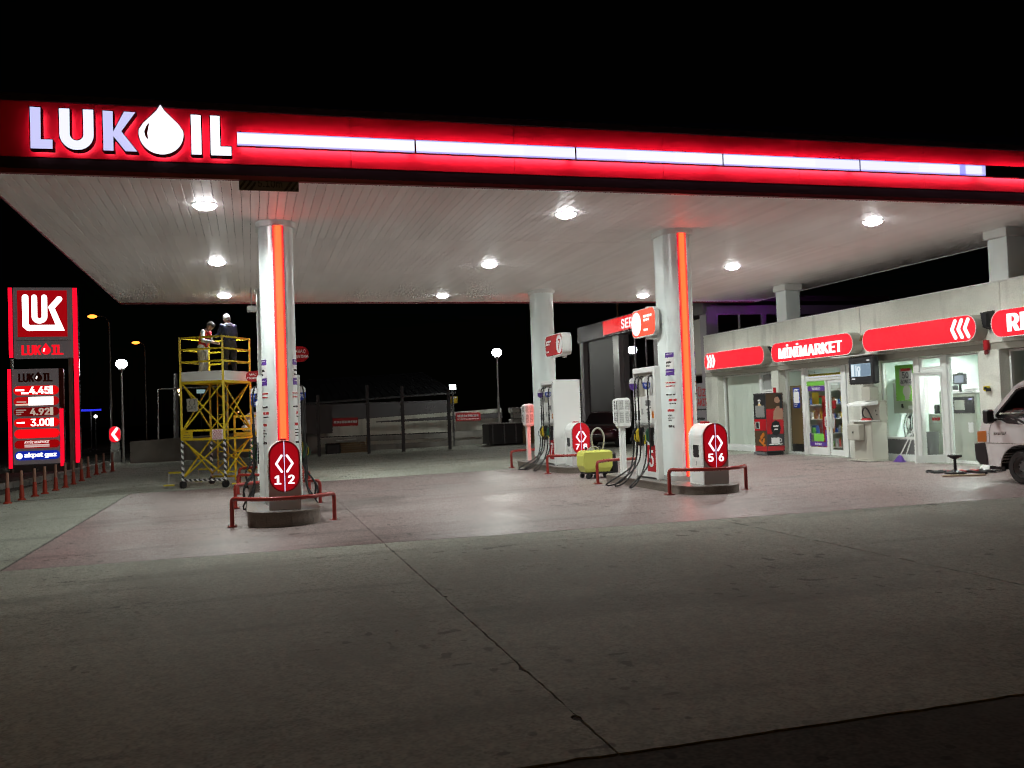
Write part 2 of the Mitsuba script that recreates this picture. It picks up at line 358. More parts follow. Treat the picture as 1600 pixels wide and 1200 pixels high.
# the white light bar stands off the red panels and lights them from its back
segs = [-0.11, 2.58, 5.24, 7.92, 10.65, 13.39]
zc, hh = 6.0, 0.105
for i, (a, b) in enumerate(zip(segs, segs[1:])):
    k = add(cp, 'light_bar', bb(a + .004, b - .004, 14.385, 14.47, zc - hh, zc + hh), M_dgrey)
    # LED modules behind the diffuser, not all equally bright; its edges are dimmer and bluer
    n_ = 3
    mods = [(a + .012 + (b - a - .024) * q / n_, a + .012 + (b - a - .024) * (q + 1) / n_, 1.0 + .10 * rng.normal()) for q in range(n_)]
    if i == 4: mods = [(10.662, 11.9, .95), (11.9, 12.80, 1.0), (12.80, 12.93, .42), (12.93, 13.30, .95), (13.30, 13.378, .6)]
    for xa, xb, q in mods:
        add(k, 'lit_face', flat(sbox(xa, zc - hh + .030, xb, zc + hh - .022), (0, 14.384, 0), **S_), M_emit, emit=(.98 * q, .98 * q, 1.0 + .3 * q))
        add(k, 'diffuser_edge', [flat(sbox(xa, zc - hh + .004, xb, zc - hh + .030), (0, 14.384, 0), **S_), flat(sbox(xa, zc + hh - .022, xb, zc + hh - .004), (0, 14.384, 0), **S_)], M_emit, emit=(.50 * q, .46 * q, 1.0))
    add(k, 'rear_light', flat(sbox(-b + .05, zc - hh + .02, -a - .05, zc + hh - .02), (0, 14.472, 0), -X, Z), M_emit, emit=(13, 7, 8.5))
k = add(cp, 'light_bar', bb(13.398, 17.3, 14.385, 14.47, zc - hh, zc + hh), M_black, label='unlit dark end piece of the white light bar')
add(k, 'rear_light', flat(sbox(-17.2, zc - hh + .02, -13.5, zc + hh - .02), (0, 14.472, 0), -X, Z), M_emit, emit=(13, 7, 8.5))
# lettering on the fascia: boxes with lit faces and lights behind
lt = thing('canopy_lettering', 'large white illuminated letters with a white drop on the red canopy edge', 'sign')
tb, bt = 6.325, 5.735; ht = tb - bt
def letter(poly, face, back, name='letter'):
    k = add(lt, name, prism(poly.buffer(0.012), 0.145, (0, 14.525, 0), **S_), M_blacktrim)
    add(k, 'lit_face', flat(poly, (0, 14.378, 0), **S_), M_emit, emit=face)
    add(k, 'rear_light', flat(affinity.scale(poly.buffer(-.015), -1, 1, origin=(0, 0)), (0, 14.527, 0), -X, Z), M_emit, emit=back)
    return k
blu, wht = (.62, .62, .98), (1.25, 1.25, 1.4)
bk = (9, 5.5, 6.5)
def Lp(x, w): return unary_union([sbox(x, bt, x + .135, tb), sbox(x, bt, x + w, bt + .135)])
letter(Lp(-2.895, .285), blu, bk)
u = LineString([(-2.452, tb), (-2.452, bt + .225)] + [(-2.295 - .157 * math.cos(t), bt + .225 - .157 * math.sin(t)) for t in np.linspace(0, math.pi, 13)] + [(-2.138, tb)]).buffer(.068, cap_style='flat')
letter(u, (.95, .95, 1.2), bk)
kk = unary_union([sbox(-1.945, bt + .01, -1.81, tb - .005), Polygon([(-1.82, 6.0), (-1.66, tb - .005), (-1.505, tb - .005), (-1.70, 6.03), (-1.49, bt + .01), (-1.65, bt + .01), (-1.82, 5.97)])])
letter(kk, blu, bk)
dr_ = []
for t in np.linspace(0, 2 * math.pi, 60, endpoint=False):
    dr_.append((-1.16 + .305 * math.sin(t), 6.02 - .30 * math.cos(t)))
circ = Polygon(dr_).intersection(sbox(-2, 5, 0, 6.09))
tip = Polygon([(-1.452, 6.085), (-1.40, 6.17), (-1.30, 6.27), (-1.215, 6.36), (-1.163, 6.445), (-1.11, 6.36), (-1.02, 6.27), (-.92, 6.17), (-.868, 6.085)])
hl = Polygon([(-1.315, 6.185), (-1.365, 6.12), (-1.392, 6.04), (-1.375, 5.97), (-1.338, 5.925), (-1.348, 6.02), (-1.335, 6.10)])
kd = letter(unary_union([circ, tip]).buffer(.002).difference(hl), (1.3, 1.3, 1.42), bk, 'drop')
add(kd, 'highlight', prism(hl, .012, (0, 14.39, 0), **S_), M_red)
letter(sbox(-.745, bt, -.605, tb), wht, bk); letter(Lp(-.475, .29), wht, bk)
# height limit plate
hp = thing('height_limit_plate', 'dark clearance plate with diagonal stripes hanging under the canopy edge', 'sign')
add(hp, 'plate', bb(-.09, .79, 14.585, 14.597, 5.275, 5.50), M_dgrey)
P_ = sbox(-.08, 5.285, .78, 5.488)
for i in range(5):
    for x0 in (-.12 + i * .085, .56 + i * .085):
        q = Polygon([(x0, 5.28), (x0 + .04, 5.28), (x0 + .19, 5.49), (x0 + .15, 5.49)]).intersection(sbox(-.08, 5.285, .155, 5.488).union(sbox(.56, 5.285, .78, 5.488)))
        if q.area > 1e-4: add(hp, 'stripe', prism(q, .002, (0, 14.585, 0), **S_), M_black)
add(hp, 'digits', text('5.10m', .105, (.175, 14.585, 5.335), width=.36, depth=.002, **S_), M_black)
# downlights: opal glass lenses close under the ceiling
LAMP = (180, 192, 181)
PWR = {16.38: 1.0, 22.2: 1.0, 28.1: .5}      # the back row is weaker, except by the shop
def bowl(c, r, d):
    a = np.linspace(0, math.pi / 2, 8)
    m = trimesh.creation.revolve(np.c_[r * np.sin(a), -d * np.cos(a)], sections=32); m.apply_translation(c)
    if (m.face_normals[:, 2] > 0).mean() > .5: m.invert()
    return m
lrow = {16.38: 'front row', 22.2: 'middle row', 28.1: 'back row'}; lcol = {-.66: 'left end', 5.73: 'middle', 12.37: 'right end'}
for y, yn in lrow.items():
    for x, xn in lcol.items():
        k = thing('ceiling_downlight', f'round bright downlight at the {xn} of the {yn} in the canopy ceiling', 'lamp', 'downlights in the canopy ceiling')
        add(k, 'mount', lathe([(.187, CZ - .001), (.215, CZ - .001), (.212, CZ - .014), (.19, CZ - .018), (.187, CZ - .012)], (x, y, 0), 28), M_white, 40)
        add(k, 'lens', bowl((x, y, CZ - .014), .19, .09), M_emit, True, emit=[q * (PWR[y] if x < 10 else 1.15) for q in LAMP])
        scene[k + '__beam'] = {'type': 'spot', 'to_world': T().look_at(origin=[x, y, CZ - .12], target=[x, y, 0], up=[0, 1, 0]), 'intensity': {'type': 'rgb', 'value': [q * (PWR[y] if x < 10 else 1.15) for q in (34.0, 36.0, 34.0)]}, 'cutoff_angle': 78.0, 'beam_width': 34.0, 'sampling_weight': 60.0}
# ------------------------------------------------------------------ columns
PT = 0.262
NR, NS = 0.31, 0.32      # nose radius, straight part
def col_pt(s, cx, yn, sg, off=0.0):
    """point on a column's outline; s = 0 at the nose, positive towards -x; the nose faces -y for sg = 1"""
    a = s / NR
    if abs(a) <= math.pi / 2: x, y = -math.sin(a) * (NR + off), NR - math.cos(a) * (NR + off)
    else: x, y = -math.copysign(NR + off, s), NR + (abs(s) - NR * math.pi / 2)
    return cx + x, yn + sg * y
def col_patch(cx, yn, sg, s0, s1, z0, z1, off, n=10):
    """thin bent plate on the outline with real thickness"""
    ss = np.linspace(s0, s1, n); v, f = [], []
    for s in ss:
        for o in (off, 0.0):
            x, y = col_pt(s, cx, yn, sg, o); v += [(x, y, z0), (x, y, z1)]
    for i in range(n - 1):
        a, b = 4 * i, 4 * i + 4
        for q in ((a, a + 1, b + 1, b), (a + 2, b + 2, b + 3, a + 3), (a + 1, a + 3, b + 3, b + 1), (a, b, b + 2, a + 2)): f += [[q[0], q[1], q[2]], [q[0], q[2], q[3]]]
    e = 4 * (n - 1)
    for q in ((0, 2, 3, 1), (e, e + 1, e + 3, e + 2)): f += [[q[0], q[1], q[2]], [q[0], q[2], q[3]]]
    m = trimesh.Trimesh(np.array(v), np.array(f), process=False)
    m.fix_normals(); return m
def col_words(cx, yn, sg, s0, z, width, h):
    """a line of unreadable small print: a row of word-like dashes"""
    out, u = [], 0.0
    r = np.random.default_rng(int(abs(s0 * 1000) + z * 977))
    while u < width - .01:
        w = min(h * (1.2 + 2.2 * r.random()), width - u)
        a, b = (s0 - u), (s0 - u - w)
        out.append(col_patch(cx, yn, sg, min(a, b), max(a, b), z, z + h * (.75 + .25 * r.random()), .0065, 3)); u += w + h * .45
    return out
def column(cx, yn, sg, label, strip_off=0.0, notices=True):
    k = thing('canopy_column', label, 'column', 'columns carrying the canopy')
    n1 = yn + sg * NR
    prof = LineString([(cx, n1), (cx, n1 + sg * NS)]).buffer(NR, quad_segs=10)
    add(k, 'casing', prism(prof, 5.34 - PT - .1, (0, 0, PT + .1), X, Y), M_bluewhite, 35)
    add(k, 'base', prism(prof.buffer(.006), .1, (0, 0, PT), X, Y), M_grey, 35)
    add(k, 'collar', prism(prof.buffer(.05), CZ - 5.34, (0, 0, 5.34), X, Y), M_white2, 35)
    so = strip_off
    for a, b in ((-.094, -.074), (.074, .094)): add(k, 'strip_edge', col_patch(cx, yn, sg, so + a, so + b, PT + .1, 5.345, .012, 4), M_emit, emit=(1.0, .004, .03))
    add(k, 'light_strip', col_patch(cx, yn, sg, so - .050, so + .050, PT + .1, 5.345, .014, 8), M_emit, emit=(6.0, .235, .055))
    for a, b in ((-.074, -.050), (.050, .074)): add(k, 'strip_side', col_patch(cx, yn, sg, so + a, so + b, PT + .1, 5.345, .0135, 4), M_emit, emit=(5.0, .10, .030))
    if notices:
        for sd in (1, -1):
            c = sd * .385
            n = add(k, 'notice', col_patch(cx, yn, sg, c - .125, c + .125, 2.43, 2.90, .003, 8), M_sign)
            add(n, 'purple_band', col_patch(cx, yn, sg, c - .125, c + .125, 2.80, 2.90, .005, 8), M_purple)
            add(n, 'purple_band', col_patch(cx, yn, sg, c - .125, c + .125, 2.43, 2.56, .005, 8), M_purple)
            add(n, 'print', col_words(cx, yn, sg, c + .09, 2.68, .16, .05) + col_words(cx, yn, sg, c + .10, 2.61, .12, .035), M_ink)
            add(n, 'print', col_words(cx, yn, sg, c + .09, 2.86, .18, .018) + col_words(cx, yn, sg, c + .09, 2.50, .18, .018), M_sign)
            add(k, 'small_print', col_words(cx, yn, sg, c + .15, 2.27, .30, .022) + col_words(cx, yn, sg, c + .15, 2.20, .29, .022), M_redink)
            add(k, 'small_print', col_words(cx, yn, sg, c + .14, 2.02, .27, .03) + col_words(cx, yn, sg, c + .03, 1.84, .17, .022), M_ink)
            add(k, 'phone_print', col_words(cx, yn, sg, c + .04, 1.90, .19, .055), M_redink)
            add(k, 'red_bar', col_patch(cx, yn, sg, c - .09, c + .11, 1.685, 1.735, .003, 6), M_redink)
            add(k, 'small_print', col_words(cx, yn, sg, c + .10, 1.60, .14, .018) + col_words(cx, yn, sg, c + .10, 1.545, .19, .018) + col_words(cx, yn, sg, c + .10, 1.49, .12, .018) + col_words(cx, yn, sg, c + .09, 1.36, .17, .05), M_ink)
    return k
column(.52, 17.5, 1, 'white column with glowing orange strip behind pump totem 1 2', -.03)
column(8.6, 17.48, 1, 'white column with glowing orange strip behind pump totem 5 6')
column(8.6, 27.62, -1, 'plain white column standing behind pump totem 7 8', 0, False)
column(.52, 27.62, -1, 'column mostly hidden behind the near left column', 0, False)
# ------------------------------------------------------------------ pump islands
def island(cx, y0, y1, label):
    k = thing('pump_island', label, 'island', 'raised islands under the pumps')
    hw = .61
    line = LineString([(cx, y0 + hw), (cx, y1 - hw)])
    out = line.buffer(hw, quad_segs=14)
    add(k, 'core', prism(line.buffer(hw - .03, quad_segs=14), PT - .04 + .15, (0, 0, -.11), X, Y), M_dgrey)
    add(k, 'cap_slab', prism(out.buffer(.012), .034, (0, 0, PT - .034), X, Y), 'material_granite', 30)
    ring = out.exterior; n = int(ring.length / .42)
    for i in range(n):
        a, b = ring.length * i / n + .003, ring.length * (i + 1) / n - .003
        pts = [ring.interpolate(t) for t in np.linspace(a, b, 5)]
        pts = [np.array([p.x, p.y]) for p in pts]; ctr = []
        for p in pts:
            q = line.interpolate(line.project(Point(p))); d = p - np.array([q.x, q.y]); ctr.append(p - d / np.linalg.norm(d) * .028)
        pol = Polygon([tuple(p) for p in pts] + [tuple(p) for p in ctr[::-1]]).buffer(0)
        z0 = gz(cx) - .03
        add(k, 'cladding_panel', prism(pol, PT - .036 - z0, (0, 0, z0), X, Y), 'material_granite')
    return k
CL, CR = .5, 8.5
island(CL, 16.08, 20.9, 'stone clad island under the near left column and totem 1 2')
island(CR, 16.0, 20.9, 'stone clad island under the near right column and totem 5 6')
island(CL, 23.6, 28.4, 'stone clad island hidden behind the near left island')
island(CR + .05, 23.5, 28.6, 'stone clad island under totem 7 8 and the far right column')
# ------------------------------------------------------------------ guard rails
def rail(cx, yp, out, label, hw=.86):
    k = thing('guard_rail', label, 'guard rail', 'red guard rails round the pump islands')
    z0, zt = gz(cx), gz(cx) + .475
    a, b = np.array([cx - hw, yp, 0]), np.array([cx + hw, yp, 0])
    top = [a + [0, 0, z0], a + [0, 0, zt]] + [np.array([cx + hw * u, yp + out * (1 - abs(u) ** 2.4), zt]) for u in (-.8, -.55, -.25, 0, .25, .55, .8)] + [b + [0, 0, zt], b + [0, 0, z0]]
    add(k, 'rail', sweep(smooth_path(top, .09, 5), .035, 12), M_redpaint, 40)
    for p in (a, b):
        add(k, 'foot_plate', bb(p[0] - .08, p[0] + .08, p[1] - .08, p[1] + .08, z0, z0 + .012), M_redpaint)
        add(k, 'bolt', [tube(p + [sx * .06, sy * .06, z0 + .012], p + [sx * .06, sy * .06, z0 + .035], .011, 6) for sx in (-1, 1) for sy in (-1, 1)], M_grey)
rail(CL, 16.72, -.55, 'red bent guard rail in front of the near left column')
rail(CL, 20.25, .55, 'red guard rail at the rear end of the near left island')
rail(CL, 24.1, -.55, 'red guard rail second behind the near left column')
rail(CL, 27.2, .5, 'red guard rail farthest behind the near left column')
rail(CR, 16.55, -.50, 'red bent guard rail in front of the near right column', .82)
rail(CR, 20.0, .75, 'red guard rail just right of the yellow tank cart', .98)
rail(CR, 24.1, -.5, 'red guard rail passing behind the yellow tank cart', .86)
rail(CR, 27.5, .9, 'red guard rail below the pinkish lit terminal', .92)
# ------------------------------------------------------------------ number totems
def totem(cx, y0, left, right, label):
    k = thing('pump_number_totem', label, 'totem', 'lit number totems at the island ends')
    w, h, dp = .525, 1.178, .62
    arch = unary_union([sbox(-w / 2, 0, w / 2, h - w / 2), Point(0, h - w / 2).buffer(w / 2, quad_segs=14)])
    O = (cx, y0, PT)
    add(k, 'body', prism(arch, dp - .05, (cx, y0 + dp, PT), **S_), M_white, 30)
    add(k, 'front_frame', prism(arch, .05, (cx, y0 + .05, PT), **S_), M_totembase, 30)
    face = at(stadium(w - .02, .86), 0, h - .44)
    add(k, 'red_surround', prism(face.buffer(.004), .012, O, **S_), M_red, 30)
    half = face.buffer(-.018)
    for sx in (-1, 1):
        add(k, 'red_panel', flat(half.intersection(sbox(*((-1, 0, -.012, 2) if sx < 0 else (.012, 0, 1, 2)))), O, off=.0135, **S_), M_redpanel, emit=(.30, .0015, .006))
    add(k, 'centre_light', flat(sbox(-.006, h - .86, .006, h - .012), O, off=.015, **S_), M_emit, emit=(1.0, .85, 1.25))
    zc_ = h - .39
    for sx in (-1, 1):
        ch = stroke([(sx * .045, zc_ + .135), (sx * .135, zc_), (sx * .045, zc_ - .135)], .040)
        add(k, 'chevron', prism(ch, .006, O, off=.0135, **S_), M_emit, emit=(1.25, 1.2, 1.4))
    add(k, 'digit', fat(left, .145, (cx - .115, y0, PT + h - .735), d=.006, align='c', off=.0135, depth=.006, **S_), M_emit, emit=(1.25, 1.22, 1.3))
    add(k, 'digit', fat(right, .145, (cx + .108, y0, PT + h - .735), d=.006, align='c', off=.0135, depth=.006, **S_), M_emit, emit=(1.25, 1.22, 1.3))
    for s in (-1, 1):
        Os = (cx + s * w / 2, y0 + .3, PT); Us = -Y if s < 0 else Y
        add(k, 'side_window', prism(at(rrect(.24, .24, .02), 0, .64), .006, Os, Us, Z), M_black)
        add(k, 'side_door', prism(at(rrect(.44, .86, .02), 0, .45), .003, Os, Us, Z), M_white2)
        add(k, 'lock', prism(at(stadium(.05, .09), 0, .40), .006, Os, Us, Z), M_grey)
    add(k, 'top_lamp', cbox(cx - .06, cx + .06, y0 + .30, y0 + .50, PT + h - .006, PT + h + .03, .01), M_red)
M_redpanel = mat('red_backlit_panel', (.30, .006, .012), 0.4, 0.3)
totem(.52, 16.42, '1', '2', 'red lit number totem at the foot of the near left column')
totem(8.62, 16.42, '5', '6', 'red lit number totem at the foot of the near right column')
totem(8.72, 24.36, '7', '8', 'red lit number totem partly hidden behind the yellow tank cart')
# ------------------------------------------------------------------ fuel dispensers
def dispenser(cx, y0, num, label, wid=.80, spread=1.0):
    k = thing('fuel_dispenser', label, 'fuel pump', 'fuel pumps on the islands')
    L, zt = 1.24, 2.655
    xa, xb, y1 = cx - wid / 2, cx + wid / 2, y0 + L
    ci = .13
    add(k, 'core', cbox(xa + ci, xb - ci, y0 + .12, y1 - .02, PT, 2.52, .01), M_white2)
    add(k, 'near_end_panel', cbox(xa, xb, y0, y0 + .115, PT, zt, .012), M_white)
    add(k, 'far_end_panel', cbox(xa + .03, xb - .03, y1 - .05, y1, PT, zt, .012), M_white)
    add(k, 'top_beam', cbox(xa + .004, xb - .004, y0 + .117, y1 - .052, 2.535, zt - .004, .01), M_white)
    for s in (-1, 1):
        xs = xa if s < 0 else xb; i = -s
        U_ = -Y if s < 0 else Y
        # lower cabinet, control panel and hose bay
        add(k, 'lower_door', cbox(xs + i * .03, xs + i * .125, y0 + .13, y1 - .07, PT + .03, 1.22, .012), M_white)
        add(k, 'control_panel', cbox(xs + i * .05, xs + i * .125, y0 + .13, y1 - .07, 1.45, 2.02, .012), M_white2)
        add(k, 'nozzle_shelf', cbox(xs + i * .02, xs + i * .125, y0 + .13, y1 - .07, 1.40, 1.44, .005), M_grey)
        add(k, 'door_sill', cbox(xs + i * .02, xs + i * .125, y0 + .13, y1 - .07, 1.225, 1.245, .004), M_grey)
        add(k, 'hose_bay_back', bb(xs + i * .125, xs + i * .129, y0 + .13, y1 - .07, 2.03, 2.53), M_beige)
        oc = LineString([(0, 0), (0, .26)]).buffer(.17, quad_segs=8).intersection(sbox(-1, -.1, 1, 1))
        add(k, 'bay_arch', prism(oc, .03, (xs + i * .124, y0 + .55, 2.06), U_, Z), M_white)
        O = lambda yy, zz: (xs + i * .05, yy, zz)
        add(k, 'display', prism(rrect(.26, .12, .01), .006, O(y0 + .5, 1.88), U_, Z), M_dgrey)
        add(k, 'key_pad', prism(rrect(.10, .13, .008), .006, O(y0 + .82, 1.70), U_, Z), M_grey)
        add(k, 'button', [prism(rrect(.05, .03, .005), .008, O(y0 + .5 + dy, dz), U_, Z) for dy, dz in ((.05, 1.74), (.05, 1.67), (-.12, 1.78))], M_ink)
        add(k, 'price_sticker', prism(rrect(.10, .14, .008), .005, O(y0 + .27, 1.63), U_, Z), M_orange)
        add(k, 'leaflet', prism(rrect(.12, .20, .004), .004, (xs + i * .03, y0 + .68, 1.10), U_, Z), M_yellow)
        pk = add(k, 'number_plate', prism(rrect(.42, .56, .01), .005, (xs + i * .03, y0 + .38, .70), U_, Z), M_red)
        add(pk, 'digit', text(num[0 if s < 0 else 1], .34, (xs + i * .03, y0 + .38, .53), U_, Z, align='c', depth=.004, off=.005), M_sign)
        # hoses, nozzles
        for j, (hy, nm) in enumerate(((.28, M_dkgreen), (.80, M_yellow), (.98, M_black))):
            hx = xs + s * (.05 + .01 * j); yy = y0 + hy
            bx = add(k, 'nozzle_boot', cbox(xs + s * .02, xs + i * .05, yy - .05, yy + .05, .96, 1.36, .01), M_black)
            nz = hull([(xs + s * .03, yy - .025, 1.02), (xs + s * .03, yy + .025, 1.02), (xs + s * .11, yy - .03, 1.10), (xs + s * .11, yy + .03, 1.10), (xs + s * .12, yy - .03, 1.28), (xs + s * .12, yy + .03, 1.28), (xs + s * .05, yy - .028, 1.30), (xs + s * .05, yy + .028, 1.30)])
            add(k, 'nozzle', [nz, tube((xs + s * .12, yy, 1.24), (xs + s * .06, yy, 1.34), .022, 8), sweep([(xs + s * .12, yy - .02, 1.05), (xs + s * .17, yy - .02, 1.10), (xs + s * .165, yy - .02, 1.22)], .010, 6)], nm)
            reach = (.16 + .10 * j) * spread
            yb = yy - .10
            p = [(xs + i * .10, yb, 2.30), (xs + i * .06, yb, 2.44), (xs + s * .02, yb, 2.47), (xs + s * .075, yb, 2.34), (xs + s * .085, yb, 1.9), (xs + s * .085, yb, 1.2), (xs + s * .10, yb - .02, .75),
                 (xs + s * (.22 * spread + reach * .5), yb - .08, .42), (xs + s * (.46 * spread + reach), yb - .10 + .05 * j, gz(cx) + .03), (xs + s * (.34 * spread + reach), yb + .02, gz(cx) + .028), (xs + s * .30, yb + .07, .34), (xs + s * .13, yy + .02, .74), (xs + s * .115, yy, 1.06)]
            add(k, 'hose', sweep(spline(p, 44), .0165, 8), M_rubber, 60)
            add(k, 'hose_grip', tube((xs + s * .085, yb, 1.52), (xs + s * .085, yb, 1.72), .026, 8), M_rubber)
        # fuel grade badges, seen from the lane ends
        for yy, c in ((y0 + .30, M_blue), (y0 + 1.02, M_purple)):
            xo = xs + s * .02
            bdg = at(stadium(.15, .27, 8), 0, .02)
            kb = add(k, 'grade_badge', prism(bdg, .05, (xo + s * .03, yy + .05, 2.29), **S_), M_sign, 30)
            add(kb, 'lower_half', prism(bdg.buffer(.001).intersection(sbox(-1, -1, 1, .03)), .052, (xo + s * .03, yy + .051, 2.29), **S_), c)
            if c == M_blue: add(kb, 'digits', text('95', .07, (xo + s * .03, yy - .001, 2.22), align='c', depth=.003, **S_), M_sign)
    return k
dispenser(8.56, 18.10, ('5', '6'), 'white fuel pump with hoses and red plate beside the near right column')
dispenser(8.56, 24.98, ('7', '8'), 'white fuel pump with hoses and red plate in front of the far plain column', .80)
dispenser(.52, 18.55, ('1', '2'), 'fuel pump behind the near left column, black hoses at its sides', .80, .35)
dispenser(.52, 24.98, ('3', '4'), 'fuel pump deep behind the near left column, one blue badge showing', .80, .35)
# ------------------------------------------------------------------ payment terminals on posts
def terminal(cx, y, label):
    k = thing('payment_terminal', label, 'terminal', 'payment terminals on posts')
    z0 = PT
    add(k, 'post', cbox(cx - .06, cx + .06, y - .07, y + .07, z0, 1.35, .01), M_white)
    add(k, 'base_plate', bb(cx - .11, cx + .11, y - .12, y + .12, z0, z0 + .012), M_grey)
    add(k, 'rear_cover', cbox(cx - .14, cx + .0, y + .02, y + .22, 1.42, 2.01, .04), M_white2)
    add(k, 'housing', cbox(cx - .17, cx + .17, y - .19, y + .018, 1.33, 2.03, .05), M_white)
    for s, U_ in ((-1, -Y), (1, Y)):
        xs = cx + s * .17
        for a, b, c, d in ((-.06, .18, .075, .20), (.055, .18, .055, .20), (-.06, -.09, .075, .24), (.055, -.09, .055, .24)):
            add(k, 'grille_recess', prism(at(rrect(c, d, .008), a, b), .004, (xs, y - .085, 1.68), U_, Z), M_dgrey)
            add(k, 'grille_bar', [prism(at(sbox(-c / 2, -.004, c / 2, .004), a, b - d / 2 + d * (q + .5) / 6), .008, (xs, y - .085, 1.68), U_, Z) for q in range(6)], M_white)
    for a, b, c, d in ((-.07, .18, .10, .22), (.07, .18, .10, .22), (-.07, -.10, .10, .26), (.07, -.10, .10, .26)):
        add(k, 'grille_recess', prism(at(rrect(c, d, .01), a, b), .004, (cx, y - .19, 1.68), **S_), M_grey)
        add(k, 'grille_bar', [prism(at(sbox(-c / 2, -.005, c / 2, .005), a, b - d / 2 + d * (q + .5) / 6), .008, (cx, y - .19, 1.68), **S_) for q in range(6)], M_white)
terminal(8.3, 20.35, 'white slotted terminal on a post beside pump 5')
terminal(8.33, 28.15, 'pinkish lit slotted terminal on a post left of pump 7')
# ------------------------------------------------------------------ signs on the columns
def lane_sign(cx, y0, y1, zc, lit, num, circle_far, label, th=.27):
    k = thing('lane_number_sign', label, 'sign')
    w, h = y1 - y0, .60
    xf = cx - .14
    Oc = (xf, (y0 + y1) / 2, zc)
    sh = rrect(w, h, .17)
    add(k, 'box', prism(sh, th, (xf + th, Oc[1], zc), **W_), M_white2, 30)
    face = sh.buffer(-.02)
    add(k, 'face', flat(face, Oc, off=.003, **W_), M_redpanel if lit else M_redink, emit=(1.35, .10, .035) if lit else None)
    cxo = (-1 if circle_far else 1) * (w / 2 - .27)
    dsc = at(Point(0, 0).buffer(.255), cxo, 0)
    add(k, 'number_disc', prism(dsc, .004, Oc, off=.003, **W_), M_emit if lit else M_sign, 30, emit=(1.5, 1.4, 1.35) if lit else None)
    add(k, 'digit', text(num, .26, np.array(Oc) + [0, -cxo, -.13], align='c', depth=.003, off=.007, **W_), M_emit if lit else M_red, emit=(1.02, .92, .9) if lit else None)
    r = np.random.default_rng(5); xo = (.02 if circle_far else -w / 2 + .08)
    for row, (zz, ww, hh) in enumerate(((.13, .44, .055), (.05, .30, .055), (-.16, .24, .05))):
        ms, u = [], 0
        while u < ww - .03:
            q = min(.08 + .1 * r.random(), ww - u); ms.append(prism(at(stadium(max(q, hh + .001), hh), xo + u + q / 2, zz), .004, Oc, off=.003, **W_)); u += q + .02
        add(k, 'print_line', ms, M_emit if lit else M_sign, emit=(1.5, 1.4, 1.3) if lit else None)
    add(k, 'bracket', cbox(xf + th, cx + .20, Oc[1] - .08, Oc[1] + .08, zc - .35, zc + .35, .01), M_white2)
lane_sign(8.26, 17.86, 19.12, 3.60, True, '5', True, 'glowing orange red lane sign with white disc on the near right column', .09)
lane_sign(8.26, 23.9, 25.40, 3.60, False, '7', False, 'unlit red lane sign with white disc reading 7')
def arac(x0, x1, y, z, label):
    k = thing('vehicle_id_sign', label, 'sign', 'round ended red signs on the left columns')
    w = x1 - x0 + .12
    sg = 1 if x0 > .5 else -1
    cxs = (x0 + x1) / 2 - sg * .06
    sh = rrect(w, .30, .14)
    add(k, 'plate', prism(sh, .03, (cxs, y + .03, z), **S_), M_red, 30)
    tx = cxs + sg * .04
    add(k, 'lettering', [text('ARAÇ', .055, (tx, y, z + .025), align='c', depth=.003, **S_), text('TANIMA', .055, (tx, y, z - .075), align='c', depth=.003, **S_)], M_sign)
    add(k, 'bracket', tube((cxs - sg * w * .3, y + .031, z), (.52 + sg * .30, y + .12, z), .015, 6), M_grey)
arac(.80, 1.07, 18.0, 3.02, 'red sign sticking out right of the near left column')
arac(-.12, .21, 27.0, 3.035, 'small red sign in front of the yellow scaffold platform')
k = thing('ceiling_camera_box', 'small white box under the ceiling left of the near left column', 'box')
add(k, 'box', cbox(-.04, .20, 26.4, 26.66, 4.78, 4.94, .02), M_white); add(k, 'hanger', tube((.08, 26.53, 4.94), (.08, 26.53, CZ + .006), .015, 6), M_grey)
# ------------------------------------------------------------------ yellow tank cart
k = thing('tank_cart', 'yellow green plastic tank on a small wheeled cart between the pumps', 'cart')
tx0, tx1, ty0, ty1, tz = 7.72, 8.48, 21.45, 21.95, gz(8.1)
tank = hull([(x, y, z) for x, y, z in [(a, b, c) for a in (tx0 + .07, tx1 - .07) for b in (ty0 + .05, ty1 - .05) for c in (tz + .16, tz + .68)]] + [(a, b, tz + c) for a in (tx0, tx1) for b in (ty0 + .02, ty1 - .02) for c in (.32, .56)] + [(a, b, tz + .64) for a in (tx0 + .03, tx1 - .01) for b in (ty0, ty1)] + [(a, b, tz + .26) for a in (tx0 + .03, tx1 - .03) for b in (ty0, ty1)])
add(k, 'tank', tank, M_yellowtank)
add(k, 'filler_cap', [lathe([(0, .73), (.07, .73), (.08, .69), (.08, .66), (0, .66)], (8.0, 21.7, tz), 16)], M_grey)
add(k, 'carry_handle', sweep(spline([(7.90, 21.6, tz + .66), (7.98, 21.6, tz + .76), (8.12, 21.6, tz + .76), (8.2, 21.6, tz + .66)], 14), .014, 8), M_beige)
add(k, 'valve', [sphere((7.86, 21.65, tz + .74), .035, 1), sphere((8.24, 21.72, tz + .75), .03, 1), tube((7.86, 21.65, tz + .66), (7.86, 21.65, tz + .74), .015, 6), tube((8.24, 21.72, tz + .66), (8.24, 21.72, tz + .75), .015, 6)], M_black)
add(k, 'chassis', [bb(7.80, 8.5, 21.47, 21.93, tz + .115, tz + .155), bar((8.5, 21.5, tz + .13), (8.5, 21.5, tz + .5), .03), bar((8.5, 21.9, tz + .13), (8.5, 21.9, tz + .5), .03)], M_black)
for a in (7.84, 8.05, 8.44):
    for b in (21.49, 21.91):
        add(k, 'wheel', tube((a, b - .02, tz + .06), (a, b + .02, tz + .06), .06, 16), M_rubber)
        add(k, 'fork', bar((a, b, tz + .06), (a + .02, b, tz + .12), .05, .02), M_grey)
